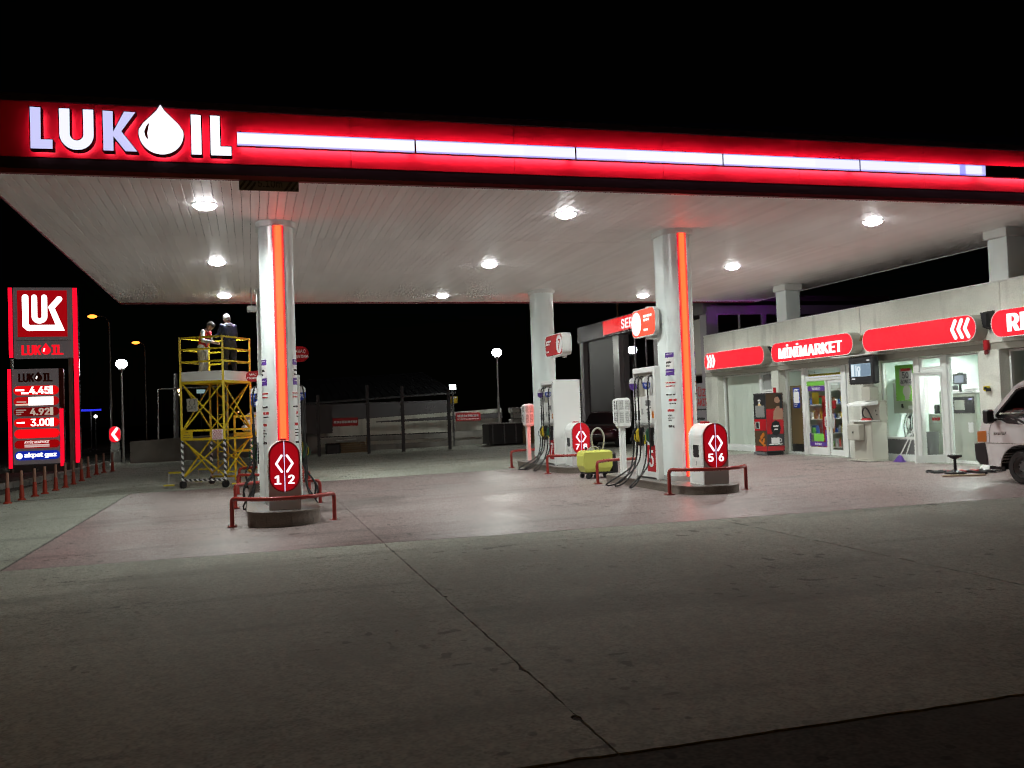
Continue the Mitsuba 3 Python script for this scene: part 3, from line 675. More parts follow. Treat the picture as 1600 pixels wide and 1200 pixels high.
add(k, 'hose_loop', sweep(spline([(8.16, 22.0, tz + .30), (8.15, 22.0, tz + .9), (8.20, 22.0, tz + 1.14), (8.32, 22.0, tz + 1.22), (8.44, 22.0, tz + 1.12), (8.48, 22.0, tz + .9), (8.47, 22.0, tz + .25)], 30), .026, 8), M_beige, 60)
add(k, 'pump_unit', [cbox(8.5, 8.68, 21.6, 21.85, tz + .10, tz + .42, .03), cbox(8.53, 8.65, 21.64, 21.8, tz + .42, tz + .60, .03)], M_black)
k = thing('fire_extinguisher', 'red fire extinguisher standing between the pink terminal and pump 7', 'extinguisher')
add(k, 'cylinder', lathe([(0, PT), (.085, PT), (.09, PT + .02), (.09, PT + .42), (.07, PT + .49), (.03, PT + .52), (.03, PT + .55), (0, PT + .55)], (8.42, 27.52, 0), 18), M_red, 40)
add(k, 'valve', [cbox(8.39, 8.45, 27.47, 27.55, PT + .55, PT + .62, .008), bar((8.42, 27.5, PT + .60), (8.42, 27.38, PT + .65), .02, .012)], M_black)
add(k, 'label_band', lathe([(.0915, PT + .18), (.0915, PT + .32)], (8.42, 27.52, 0), 18), M_sign, 40)
# ------------------------------------------------------------------ minimarket building
FX, GX = 15.83, 16.1
k0 = .195
bd = thing('minimarket_building', 'low pale plastered shop building on the right with red illuminated signs', 'building')
for i, (a, b) in enumerate(((30.72, 26.05), (26.04, 21.70), (21.68, 16.8), (16.79, 12.0))):
    add(bd, 'parapet_panel', cbox(FX, FX + .22, b, a, 2.95, 4.27, .006), 'material_plaster')
add(bd, 'parapet_cap', bb(FX - .012, FX + .25, 12, 30.73, 4.272, 4.30), M_white2)
add(bd, 'roof', bb(FX + .24, 22, 12, 30.7, 3.22, 3.34), M_darkwall)
add(bd, 'roof_parapet', [bb(21.8, 22, 12, 30.7, 3.35, 4.27), bb(FX + .24, 21.79, 30.55, 30.72, 3.35, 4.27)], 'material_plaster')
add(bd, 'lintel', bb(FX + .03, FX + .40, 12.0, 30.70, 2.80, 2.945), M_beige)
for a, b in ((30.72, 29.84), (26.28, 25.87), (22.36, 21.24), (17.54, 16.91), (12.6, 12.0)):
    add(bd, 'pillar', cbox(FX + .004, GX + .14, b, a, k0 - .05, 2.80, .008), 'material_plaster')
add(bd, 'floor', bb(GX - .05, 20.6, 12, 30.5, .10, k0 + .012), M_floor)
add(bd, 'inner_ceiling', bb(GX + .15, 20.6, 12, 30.5, 2.95, 3.0), M_office)
add(bd, 'rear_wall', bb(20.6, 20.8, 12, 30.7, .1, 3.2), M_office)
add(bd, 'end_wall', bb(GX + .15, 20.6, 30.5, 30.7, .1, 3.2), 'material_plaster')
for y in (26.1, 21.45, 17.05): add(bd, 'inner_wall', bb(GX + .14, 20.6, y - .06, y + .06, k0, 2.95), M_office)
def glazing(y0, y1, z0, z1, sill=True):
    w = add(bd, 'window', [bb(GX - .02, GX + .05, y0, y0 + .05, z0, z1), bb(GX - .02, GX + .05, y1 - .05, y1, z0, z1), bb(GX - .02, GX + .05, y0 + .05, y1 - .05, z1 - .05, z1), bb(GX - .02, GX + .05, y0 + .05, y1 - .05, z0, z0 + .06)], M_white)
    add(w, 'pane', flat(sbox(-y1 + .05, z0 + .06, -y0 - .05, z1 - .05), (GX + .01, 0, 0), **W_), PANE)
    return w
glazing(27.36, 29.83, .36, 2.79)
add(bd, 'window_sill', cbox(GX - .06, GX + .08, 26.3, 29.83, k0, .355, .006), M_white)
for z0, z1 in ((.37, 1.55), (1.57, 2.15), (2.17, 2.78)): glazing(26.30, 27.34, z0, z1)
add(bd, 'vent_panel', bb(GX + .06, GX + .09, 26.36, 27.28, 2.22, 2.72), M_grey)
# blinds in the left bay
bl = thing('vertical_blind', 'pale green vertical blind filling the window left of the coffee machine', 'blind')
nb = 23
for i in range(nb):
    y = 29.78 - (i + .5) * 2.4 / nb
    s = bb(-.002, .002, -.062, .062, .40, 2.74); s.apply_transform(trimesh.transformations.rotation_matrix(.35 + .12 * rng.normal(), Z)); s.apply_translation((GX + .14, y, 0))
    add(bl, 'slat', s, M_blind)
add(bl, 'head_rail', bb(GX + .10, GX + .18, 27.4, 29.8, 2.742, 2.78), M_white)
# middle bay: shop front with two glass door leaves
glazing(24.94, 25.86, k0 + .02, 2.79)
for a, b in ((24.78, 24.93), (22.76, 22.96)): add(bd, 'door_post', cbox(GX - .05, GX + .10, a, b, k0, 2.80, .006), M_white)
add(bd, 'transom', cbox(GX - .03, GX + .08, 22.97, 24.77, 2.40, 2.47, .006), M_white)
glazing(22.98, 24.76, 2.48, 2.79)
glazing(22.40, 22.74, k0 + .02, 2.79)
def leaf(y0, y1, ang, hinge, lab, bottom=.30):
    """door leaf between y0 and y1 turned about its hinge"""
    M = T().translate([GX, hinge, 0]).rotate([0, 0, 1], ang).translate([-GX, -hinge, 0])
    Mn = np.array(M.matrix)
    def tr(m): m = m.copy(); m.apply_transform(Mn); return m
    z0 = k0 + .03
    d = add(bd, 'door', tr(cat_([bb(GX - .025, GX + .025, y0, y0 + .07, z0, 2.39), bb(GX - .025, GX + .025, y1 - .07, y1, z0, 2.39), bb(GX - .025, GX + .025, y0 + .07, y1 - .07, 2.31, 2.39), bb(GX - .025, GX + .025, y0 + .07, y1 - .07, z0, z0 + bottom)])), M_white, label=lab)
    add(d, 'pane', tr(flat(sbox(-y1 + .07, z0 + bottom, -y0 - .07, 2.31), (GX, 0, 0), **W_)), PANE)
    yh = y0 + .05 if hinge == y1 else y1 - .05
    for s in (-1, 1):
        add(d, 'handle', tr(sweep(smooth_path([(GX + s * .025, yh, 1.05), (GX + s * .075, yh, 1.05), (GX + s * .075, yh, 1.33), (GX + s * .025, yh, 1.33)], .03, 4), .013, 8)), M_white)
    return d, tr
d1, tr1 = leaf(23.72, 24.77, 0, 24.77, 'white framed glass door with green strip and purple stickers', .22)
add(d1, 'green_strip', bb(GX - .032, GX - .026, 23.80, 24.70, 2.26, 2.385), M_green)
add(d1, 'purple_sticker', [bb(GX - .006, GX - .002, 23.84, 24.68, 2.10, 2.24), bb(GX - .006, GX - .002, 23.84, 24.68, .47, .60), bb(GX - .006, GX - .002, 23.84, 23.90, .60, .95), bb(GX - .006, GX - .002, 24.62, 24.68, .60, .85)], M_purple)
add(d1, 'sticker_print', [text('WORLD', .075, (GX - .0062, 24.26, 2.13), align='c', depth=.003, width=.42, **W_), text('WORLD', .06, (GX - .0062, 24.26, .505), align='c', depth=.003, width=.36, **W_)], M_sign)
add(d1, 'green_sticker', [prism(at(rrect(.52, .22, .05), 0, 0), .003, (GX - .004, 24.22, .73), **W_)], M_green)
d2, tr2 = leaf(22.97, 23.70, -4, 22.97, 'right glass door leaf with a white loop handle', .16)
# right bay: office front
glazing(19.95, 21.22, .74, 2.79)
add(bd, 'lower_panel', bb(GX - .01, GX + .04, 19.97, 21.2, .36, .735), M_dgrey)
add(bd, 'window_sill', cbox(GX - .05, GX + .07, 19.95, 21.22, k0, .355, .006), M_white)
for a, b in ((19.76, 19.94), (18.80, 18.96)): add(bd, 'door_post', cbox(GX - .05, GX + .10, a, b, k0, 2.80, .006), M_white)
add(bd, 'transom', cbox(GX - .03, GX + .08, 18.97, 19.75, 2.40, 2.47, .006), M_white)
glazing(18.98, 19.74, 2.48, 2.79)
leaf(18.97, 19.74, 76, 18.97, 'office door leaf standing open into the office', .18)
glazing(17.56, 18.78, k0 + .02, 2.79)
glazing(12.62, 16.88, k0 + .02, 2.79)
add(bd, 'red_film', bb(GX + .012, GX + .016, 15.7, 16.2, .9, 2.3), M_redink)
# columns standing on the roof, carrying the canopy edge
for y, lb in ((25.67, 'pale square post on the shop roof above the shop name sign'), (16.9, 'glossy square post on the shop roof at the far right')):
    k = thing('roof_post', lb, 'post', None)
    add(k, 'shaft', cbox(15.92, 16.42, y - .28, y + .28, 3.34, 5.24, .012), M_bluewhite)
    add(k, 'head', cbox(15.86, 16.48, y - .34, y + .34, 5.245, CZ - .005, .012), M_white2)
# illuminated shop signs
RED = (1.15, .006, .022); LW = (1.6, 1.5, 1.5)
def shop_sign(y1, y0, label):
    k = thing('shop_sign', label, 'sign', None)
    w, O = y1 - y0, (15.5, (y0 + y1) / 2, 3.315)
    sh = stadium(w, .60, 12)
    add(k, 'casing', prism(sh, .325, (15.828, O[1], O[2]), **W_), M_beige, 35)
    add(k, 'edge_trim', prism(sh.difference(sh.buffer(-.016)), .006, O, off=.003, **W_), M_sign)
    add(k, 'lit_face', flat(sh.buffer(-.017), O, off=.004, **W_), M_redpanel, emit=RED)
    return k, O, w
def chev(k, O, u, dirn):
    for i in range(3):
        x = u + i * .20
        add(k, 'chevron', prism(stroke([(x - dirn * .055, .19), (x + dirn * .055, 0), (x - dirn * .055, -.19)], .085), .02, O, off=.006, **W_), M_emit, emit=LW)
k, O, w = shop_sign(30.1, 26.07, 'red illuminated sign with three white chevrons pointing right at the far left of the shop'); chev(k, O, -w / 2 + .33, 1)
k, O, w = shop_sign(25.66, 21.58, 'red illuminated sign naming the shop in white capitals')
wd = {'M': .42, 'İ': .17, 'N': .35, 'A': .38, 'R': .33, 'K': .35, 'E': .29, 'T': .31}
u = -1.60; gap = .025; tot = sum(wd[c] for c in 'MİNİMARKET') + gap * 9; sc = 3.17 / tot
for c in 'MİNİMARKET':
    w_ = wd[c] * sc
    m = fat('I' if c == 'İ' else c, .30, (O[0], O[1] - (u + w_ / 2), O[2] - .19), d=.018, align='c', depth=.02, off=.006, width=w_ * (.55 if c == 'İ' else .90), **W_)
    if c == 'İ': m = cat_([m, prism(at(rrect(w_ * .60, .06, .02), 0, 0), .02, (O[0], O[1] - (u + w_ / 2), O[2] + .180), off=.006, **W_)])
    add(k, 'letter', m, M_emit, emit=LW); u += w_ + gap * sc
k, O, w = shop_sign(21.17, 17.16, 'red illuminated sign with three white chevrons pointing left'); chev(k, O, w / 2 - .68, -1)
k, O, w = shop_sign(16.73, 12.6, 'red illuminated sign cut by the right edge of the photo, starting RE')
for c, uu in (('R', -1.62), ('E', -1.27), ('S', -.95), ('T', -.62)):
    add(k, 'letter', fat(c, .36, (O[0], O[1] - uu, O[2] - .18), d=.022, align='l', depth=.02, off=.006, width=.28, **W_), M_emit, emit=LW)
# things on the facade
def dress_box(name, label, cat, *meshes):
    k = thing(name, label, cat)
    for nm, m, mt in meshes: add(k, nm, m, mt)
    return k
dress_box('outdoor_speaker', 'black wall speaker between the last two red signs', 'speaker', ('body', hull([(15.62, 16.98, 3.3), (15.62, 17.10, 3.3), (15.82, 16.96, 3.24), (15.82, 17.12, 3.24), (15.58, 16.96, 3.62), (15.58, 17.12, 3.62), (15.82, 16.95, 3.66), (15.82, 17.13, 3.66)]), M_black), ('bracket', bb(15.78, 15.828, 17.0, 17.08, 3.16, 3.24), M_grey))
dress_box('alarm_siren', 'dark red siren box on the pillar under the speaker', 'siren', ('body', cbox(15.75, 15.83, 17.15, 17.27, 2.80, 3.02, .01), M_red), ('horn', cbox(15.74, 15.82, 17.17, 17.25, 2.70, 2.80, .02), M_darkred))
dress_box('sensor_box', 'yellow and black sensor on the pillar above the van mirror', 'sensor', ('body', cbox(15.74, 15.83, 17.2, 17.32, 1.89, 2.0, .01), M_yellow), ('lens', cbox(15.70, 15.74, 17.2, 17.26, 1.92, 1.98, .01), M_black), ('clip', cbox(15.70, 15.80, 17.14, 17.2, 1.88, 1.95, .01), M_black))
dress_box('hanging_bracket_light', 'dark bracket at the right end of the first red sign', 'bracket', ('arm', hull([(15.55, 25.86, 3.55), (15.55, 25.95, 3.55), (15.82, 25.84, 3.5), (15.82, 25.97, 3.5), (15.7, 25.86, 3.2), (15.82, 25.95, 3.2)]), M_black))
dress_box('broken_bracket', 'rusty bracket with loose wires at the end of the shop name sign', 'bracket', ('plate', hull([(15.62, 21.40, 3.5), (15.82, 21.38, 3.55), (15.62, 21.48, 3.36), (15.82, 21.50, 3.36), (15.82, 21.3, 3.40)]), M_brownbox), ('wire', sweep(spline([(15.7, 21.45, 3.45), (15.66, 21.35, 3.30), (15.74, 21.3, 3.22), (15.82, 21.28, 3.22)], 12), .012, 6), M_black))
dress_box('fire_button', 'small red call point above the coffee machine', 'call point', ('body', cbox(15.80, 15.832, 26.02, 26.14, 2.07, 2.27, .005), M_red))
k = dress_box('wall_television', 'black television showing a bluish camera picture on the pillar', 'television', ('casing', cbox(15.42, 15.60, 20.66, 21.72, 2.20, 2.93, .03), M_black), ('arm', bb(15.60, 15.83, 21.0, 21.4, 2.4, 2.7), M_black))
add(k, 'screen', flat(sbox(-21.60, 2.40, -20.78, 2.74), (15.416, 0, 0), **W_), M_emit, emit=(.30, .42, .50))
add(k, 'screen_image', [prism(sbox(-21.58, 2.42, -21.47, 2.72), .002, (15.4155, 0, 0), **W_), prism(at(Point(0, 0).buffer(.075).difference(Point(0, 0).buffer(.035)), -21.27, 2.60), .002, (15.4155, 0, 0), **W_), prism(sbox(-21.31, 2.41, -21.22, 2.53), .002, (15.4155, 0, 0), **W_), prism(sbox(-21.40, 2.42, -21.36, 2.70), .002, (15.4155, 0, 0), **W_)], M_emit, emit=(.75, .85, .9))
add(k, 'screen_dark_area', [prism(sbox(-21.18, 2.41, -20.80, 2.73), .001, (15.4155, 0, 0), **W_)], M_emit, emit=(.17, .25, .33))
add(k, 'status_print', [prism(sbox(-20.94, 2.80, -20.82, 2.83), .002, (15.4195, 0, 0), **W_), prism(sbox(-21.58, 2.33, -21.44, 2.36), .002, (15.4195, 0, 0), **W_)], M_emit, emit=(.8, .8, .8))
dress_box('wall_shelf', 'pale shelf board above the television', 'shelf', ('board', bb(15.35, 15.828, 20.75, 22.4, 2.955, 2.975), M_white2))
# air and water machine
k = thing('service_machine', 'cream enamelled service machine with hood below the television', 'machine')
add(k, 'cabinet', cbox(15.32, 15.80, 20.72, 21.46, k0 + .03, 1.22, .012), M_cream)
add(k, 'side_box', cbox(15.14, 15.315, 21.0, 21.5, .74, 1.16, .015), M_cream)
add(k, 'upper_back', cbox(15.58, 15.815, 20.72, 21.46, 1.222, 1.75, .01), M_cream)
add(k, 'hood', hull([(15.18, y, z) for y in (20.75, 21.62) for z in (1.63, 1.68)] + [(15.57, y, z) for y in (20.75, 21.62) for z in (1.66, 1.76)]), M_white)
add(k, 'duct', cbox(15.40, 15.66, 20.82, 21.18, 1.77, 2.12, .01), M_cream)
add(k, 'work_top', cbox(15.24, 15.575, 20.70, 21.5, 1.222, 1.25, .008), M_white)
add(k, 'hose', sweep(spline([(15.5, 21.1, 1.30), (15.42, 21.2, 1.45), (15.40, 21.05, 1.58), (15.42, 20.92, 1.45), (15.5, 20.9, 1.28)], 24), .016, 8), M_rubber, 60)
add(k, 'red_hose_coil', [sweep(np.array([(15.42 + r_ * math.cos(t), 21.05 + 1.5 * r_ * math.sin(t), 1.265 + .018 * j) for t in np.linspace(0, 6.3, 22)]), .012, 6) for j, r_ in ((0, .10), (1, .09), (2, .085))], M_redink)
add(k, 'lock', prism(Point(0, 0).buffer(.03), .006, (15.14, 21.25, .95), **W_), M_black)
add(k, 'knob', [prism(Point(0, 0).buffer(.02), .015, (15.58, yy, zz), **W_) for yy, zz in ((20.85, 1.5), (20.82, 1.4), (21.15, 1.5))], M_black)
add(k, 'pallet', [bb(15.15, 15.82, 20.62, 21.58, k0 + .012, k0 + .03), bb(15.15, 15.82, 20.66, 20.74, k0 - .004, k0 + .012), bb(15.15, 15.82, 21.4, 21.48, k0 - .004, k0 + .012)], M_cream)
# coffee vending machine
k = thing('coffee_vending_machine', 'tall black and red coffee vending machine in front of the blind', 'vending machine')
vx0, vx1, vy0, vy1, vz = 15.10, 15.72, 25.45, 26.18, .30
add(k, 'body', cbox(vx0 + .012, vx1, vy0 + .012, vy1, vz, 2.10, .012), M_ink)
add(k, 'plinth', bb(vx0 + .05, vx1 - .03, vy0 + .05, vy1 - .03, k0, vz), M_black)
add(k, 'step', bb(vx0 - .05, vx0 + .05, vy0 + .08, vy1 - .02, k0 + .02, k0 + .10), M_dgrey)
Of = (vx0 + .012, (vy0 + vy1) / 2, 0)
def vf(nm, x0, x1, z0, z1, m, dep=.006): add(k, nm, prism(at(rrect(x1 - x0, z1 - z0, .01), (x0 + x1) / 2, (z0 + z1) / 2), dep, Of, **W_), m)
vf('front_panel', -.34, .34, 1.32, 2.07, M_black); vf('front_panel', -.34, .34, .95, 1.31, M_red); vf('front_panel', -.34, .34, .32, .94, M_brown)
add(k, 'coffee_print', [prism(at(affinity.rotate(stadium(a_, b_), r_), c_, d_), .003, (Of[0] - .0065, Of[1], 0), **W_) for a_, b_, r_, c_, d_ in ((.30, .12, 35, .10, .78), (.22, .10, 60, .16, .62), (.26, .07, -30, .02, .60), (.16, .06, 20, .20, .50))], M_orange)
vf('steel_panel', -.24, .28, 1.36, 1.72, M_steel, .012); vf('coin_slot', -.28, -.02, 1.0, 1.22, M_grey, .014); vf('dispense_door', -.22, -.07, 1.02, 1.20, M_black, .018)
vf('red_base', -.34, .34, .32, .48, M_red, .008)
add(k, 'logo', [prism(at(stadium(.16, .05), 0, 1.88), .004, (Of[0] - .0065, Of[1], 0), **W_), prism(at(stadium(.10, .04), 0, 1.80), .004, (Of[0] - .0065, Of[1], 0), **W_)], M_sign)
add(k, 'button_light', prism(at(stadium(.16, .03), 0, 1.745), .004, (Of[0] - .0065, Of[1], 0), **W_), M_emit, emit=(1.2, .8, .3))
Or = ((vx0 + vx1) / 2, vy0 + .012, 0)
def vs(nm, poly, m, dep=.004): add(k, nm, prism(poly, dep, Or, **S_), m)
vs('side_print', sbox(-.29, 1.62, .29, 2.08), M_brown); vs('side_print', sbox(-.29, .84, .29, 1.615), M_red); vs('side_print', sbox(-.29, .48, .29, .835), M_ink); vs('side_print', sbox(-.29, .33, .29, .475), M_red)
vs('printed_head', at(Point(0, 0).buffer(.10), .10, 1.88), M_skin, .006)
vs('printed_hair', Polygon([(.08, 2.05), (.26, 2.06), (.27, 1.62), (.17, 1.62), (.19, 1.86), (.14, 1.98), (.03, 1.98)]), M_black, .008)
vs('printed_shoulder', Polygon([(-.05, 1.30), (-.02, 1.52), (.10, 1.68), (.22, 1.64), (.28, 1.5), (.28, 1.30)]).buffer(.02).intersection(sbox(-.29, .84, .29, 1.8)), M_skin, .006)
vs('printed_badge', at(Polygon([(.17 * math.cos(t), .24 * math.sin(t)) for t in np.arange(8) * math.pi / 4]), .02, 1.02), M_black, .006)
vs('badge_print', unary_union([at(stadium(.20, .045), .02, 1.08), at(stadium(.14, .04), .02, .98)]), M_sign, .008)
vs('printed_cup', unary_union([sbox(-.14, .56, .12, .72).buffer(.01), at(Point(0, 0).buffer(.055).difference(Point(0, 0).buffer(.033)), .16, .65), at(stadium(.46, .03), 0, .53)]), M_sign, .006)
# posters, blue sticker and wall cabinet
k = thing('blue_window_notice', 'blue and white notice on the glass left of the shop door', 'notice')
add(k, 'sheet', prism(rrect(.36, .62, .03), .003, (GX - .022, 25.28, 1.92), **W_), M_blue); add(k, 'white_field', prism(at(rrect(.30, .34, .01), 0, .0), .003, (GX - .025, 25.28, 1.93), **W_), M_sign)
add(k, 'print_line', [prism(sbox(-.13, z, .13 - .04 * i, z + .025), .002, (GX - .025, 25.28, 1.92), **W_) for i, z in enumerate((.24, .20, -.22, -.27))], M_sign)
k = thing('bonus_poster', 'green 50 BONUS poster in the office window', 'poster')
O = (GX + .09, 20.46, 2.19)
add(k, 'sheet', prism(sbox(-.36, -.46, .36, .46), .003, O, **W_), M_green)
add(k, 'grey_field', prism(at(rrect(.50, .44, .08), .05, .14), .003, O, off=.003, **W_), M_grey)
add(k, 'red_ribbon', prism(sbox(-.14, .30, .22, .37), .003, O, off=.006, **W_), M_redink)
add(k, 'lettering', [text('50', .15, (O[0], O[1] - .03, O[2] + .12), align='c', depth=.003, off=.006, **W_), text('BONUS', .10, (O[0], O[1] - .05, O[2] - .02), align='c', depth=.003, off=.006, width=.40, **W_)], M_ink)
add(k, 'pale_figure', prism(unary_union([at(Point(0, 0).buffer(.15), .06, -.22), sbox(-.02, -.44, .14, -.3)]), .003, O, off=.003, **W_), M_cabinet)
k = thing('electrical_cabinet', 'grey electrical cabinet with black latches behind the office window', 'cabinet')
add(k, 'body', cbox(GX + .35, GX + .70, 20.35, 21.28, 1.40, 2.30, .01), M_cabinet); add(k, 'door', cbox(GX + .33, GX + .35, 20.37, 20.98, 1.42, 2.28, .004), M_cabinet)
add(k, 'latch', [cbox(GX + .31, GX + .33, 20.86, 20.93, z, z + .10, .005) for z in (1.55, 2.05)], M_black)
add(k, 'rating_plate', bb(GX + .322, GX + .329, 20.50, 20.68, 1.5, 1.6), M_sign)
k = thing('cable_bundle', 'tangle of dark and white cables hanging under the electrical cabinet', 'cables')
for i in range(14):
    a = 20.45 + .04 * i + .03 * rng.normal(); b = 20.35 + .045 * i + .06 * rng.normal()
    add(k, 'cable', sweep(spline([(GX + .5, a, 1.40), (GX + .42 + .05 * rng.normal(), a + .08 * rng.normal(), 1.05), (GX + .40, b, .70), (GX + .42, b + .1 * rng.normal(), k0 + .03)], 16), .011, 5), M_rubber if i % 3 else M_white)
k = thing('broom', 'white handled broom with purple brush leaning left of the office door', 'broom')
add(k, 'handle', tube((15.98, 19.98, 1.0), (15.70, 20.15, k0 + .16), .013, 8), M_white); add(k, 'second_handle', tube((15.98, 19.93, 1.0), (15.72, 20.02, k0 + .05), .012, 8), M_white)
add(k, 'brush', hull([(15.62, 20.0, k0), (15.62, 20.32, k0), (15.76, 20.0, k0), (15.76, 20.32, k0), (15.68, 20.08, k0 + .17), (15.70, 20.22, k0 + .17)]), M_purple)
# office furniture and lights
k = thing('office_counter', 'grey green counter cabinet with a red label inside the open office door', 'cabinet')
add(k, 'body', cbox(17.0, 17.6, 19.75, 20.65, k0 + .09, 1.36, .015), M_cabinet); add(k, 'plinth', bb(17.05, 17.6, 19.8, 20.6, k0 + .012, k0 + .09), M_black)
add(k, 'red_label', [bb(16.992, 17.0, 20.42 - i * .10, 20.50 - i * .10, 1.19, 1.27) for i in range(3)], M_red); add(k, 'door_line', bb(16.994, 17.0, 19.8, 20.6, 1.10, 1.11), M_grey)
k = thing('till_box', 'olive grey till with black top on the office counter', 'till')
add(k, 'body', cbox(17.1, 17.5, 19.9, 20.35, 1.365, 1.95, .02), M_cabinet); add(k, 'printer', cbox(17.12, 17.4, 19.95, 20.2, 1.955, 2.08, .03), M_black)
dress_box('desk_phone', 'small black device standing on the office counter', 'device', ('body', cbox(17.1, 17.25, 20.42, 20.55, 1.365, 1.6, .02), M_black))
k = thing('kiosk_cabinet', 'pale green kiosk cabinet with dark screen behind the office glass', 'kiosk')
add(k, 'body', cbox(16.6, 17.2, 18.5, 19.32, k0 + .02, 1.86, .02), M_cabinet); add(k, 'screen_panel', bb(16.585, 16.6, 18.56, 19.27, 1.38, 1.78), M_black); add(k, 'screen', bb(16.58, 16.586, 18.86, 19.2, 1.46, 1.70), M_cabinet)
add(k, 'status_light', bb(16.578, 16.586, 18.62, 18.72, 1.70, 1.74), M_emit, emit=(.5, .5, 1.0)); add(k, 'top', cbox(16.57, 17.22, 18.46, 19.34, 1.862, 1.89, .006), M_white); add(k, 'paper', bb(16.592, 16.6, 18.62, 18.78, .92, 1.16), M_sign)
k = thing('wall_monitor', 'small monitor on the white office rear wall', 'monitor')
add(k, 'frame', cbox(18.6, 18.66, 21.2, 21.38, 2.2, 2.44, .008), M_black)
k2 = thing('kiosk_monitor', 'small dark framed monitor above the kiosk', 'monitor'); add(k2, 'frame', cbox(17.35, 17.42, 19.68, 20.10, 2.10, 2.36, .01), M_black); add(k2, 'screen', flat(sbox(-20.05, 2.14, -19.73, 2.32), (17.348, 0, 0), **W_), M_emit, emit=(.30, .36, .45)); add(k2, 'stand', [bb(17.37, 17.40, 19.86, 19.92, 1.895, 2.10), cbox(17.28, 17.48, 19.75, 20.03, 1.88, 1.894, .003)], M_black)
k = thing('paper_printer', 'white printer on top of the kiosk', 'printer'); add(k, 'body', cbox(16.75, 17.05, 18.72, 19.08, 1.893, 2.0, .03), M_white)
k = thing('waste_bin', 'dark waste bin just inside the office door', 'bin'); add(k, 'bin', lathe([(0, k0 + .012), (.13, k0 + .012), (.17, .92), (.155, .92), (.12, .24), (0, .24)], (16.55, 20.0, 0), 20), M_dgrey, 40)
def tube_light(x, y, label, e, ln=1.2):
    k = thing('fluorescent_light', label, 'lamp'); add(k, 'housing', cbox(x - .08, x + .08, y - ln / 2, y + ln / 2, 2.905, 2.948, .008), M_white)
    add(k, 'tube', flat(sbox(x - .06, -y - ln / 2 + .02, x + .06, -y + ln / 2 - .02), (0, 0, 2.902), X, -Y), M_emit, emit=e)
tube_light(17.3, 19.1, 'bright ceiling light in the office by the right pillar', (215, 245, 228), 1.9)
tube_light(18.6, 20.6, 'ceiling light deep in the office', (160, 182, 170))
tube_light(18.2, 24.6, 'ceiling light inside the shop', (150, 160, 146))
# shop interior: shelves and goods
GOODS = [mat('goods_' + n, c, .4, .4) for n, c in (('red', (.5, .05, .04)), ('yellow', (.6, .45, .05)), ('blue', (.05, .12, .4)), ('white', (.6, .6, .58)), ('brown', (.2, .11, .06)), ('silver', (.4, .4, .42)), ('green', (.1, .35, .08)))]
def shelf(x0, x1, y, lab, n=4):
    """shelf against the inner wall at y, facing the door"""
    k = thing('shop_shelf', lab, 'shelf', 'shelves of goods in the shop')
    add(k, 'back', bb(x0, x1, y + .36, y + .39, k0 + .012, 2.3), M_cabinet)
    for q in (x0, (x0 + x1) / 2, x1 - .03): add(k, 'upright', bb(q, q + .03, y, y + .355, k0 + .012, 2.3), M_dgrey)
    for q in range(n + 1):
        z = k0 + .12 + q * .45
        add(k, 'board', bb(x0 + .031, x1 - .031, y - .03, y + .352, z, z + .03), M_white)
        if q == n: continue
        ms = {}; x = x0 + .06
        while x < x1 - .16:
            w = .06 + .09 * rng.random(); h = .14 + .22 * rng.random(); c = int(rng.integers(0, 7))
            if rng.random() < .5: m = lathe([(0, 0), (w * .42, 0), (w * .42, h * .65), (w * .15, h * .85), (w * .15, h), (0, h)], (x + w / 2, y + .10, z + .031), 8)
            else: m = bb(x, x + w * .93, y + .01, y + .26, z + .031, z + .031 + h)
            ms.setdefault(c, []).append(m); x += w
        for c, mm in ms.items(): add(k, 'goods', mm, GOODS[c], kind='stuff')
shelf(16.72, 19.6, 25.62, 'long white shelf of mixed goods seen through the shop doors')
k = thing('red_display_stand', 'red display stand with a white sign just inside the shop door', 'stand')
add(k, 'post', cbox(16.82, 16.90, 25.0, 25.08, k0 + .012, 1.75, .01), M_red); add(k, 'board', cbox(16.84, 17.25, 24.97, 24.995, 1.55, 1.80, .005), M_red); add(k, 'white_sign', cbox(17.0, 17.16, 24.95, 24.965, .95, 1.40, .005), M_sign); add(k, 'hook_bar', cbox(16.9, 17.2, 25.0, 25.03, 1.2, 1.24, .005), M_red); add(k, 'foot', cbox(16.7, 17.0, 24.9, 25.2, k0 + .012, k0 + .04, .005), M_red)
k = thing('yellow_poster', 'yellow card hanging inside the left shop door', 'poster'); add(k, 'card', cbox(16.5, 16.51, 24.75, 25.1, 1.72, 2.06, .003), M_yellow); add(k, 'string', tube((16.505, 24.92, 2.055), (16.505, 24.92, 2.95), .004, 5), M_black)
k = thing('brown_advert_panel', 'tall brown advertising panel behind the left shop glass', 'panel'); add(k, 'panel', cbox(16.30, 16.34, 25.35, 26.0, k0 + .30, 2.3, .005), M_brownbox); add(k, 'foot', cbox(16.24, 16.44, 25.4, 25.95, k0 + .012, k0 + .30, .02), M_black)
k = thing('yellow_awning_sign', 'yellow sign board hanging behind the glass above the shop doors', 'sign'); add(k, 'board', cbox(16.6, 16.66, 23.3, 25.6, 2.40, 2.62, .01), M_yellow); add(k, 'hanger', [tube((16.63, y, 2.618), (16.63, y, 2.95), .005, 5) for y in (23.5, 25.4)], M_black)
k = thing('green_bonus_poster', 'green poster with 50 behind the service machine', 'poster'); Oq = (GX - .024, 22.2, 1.6)
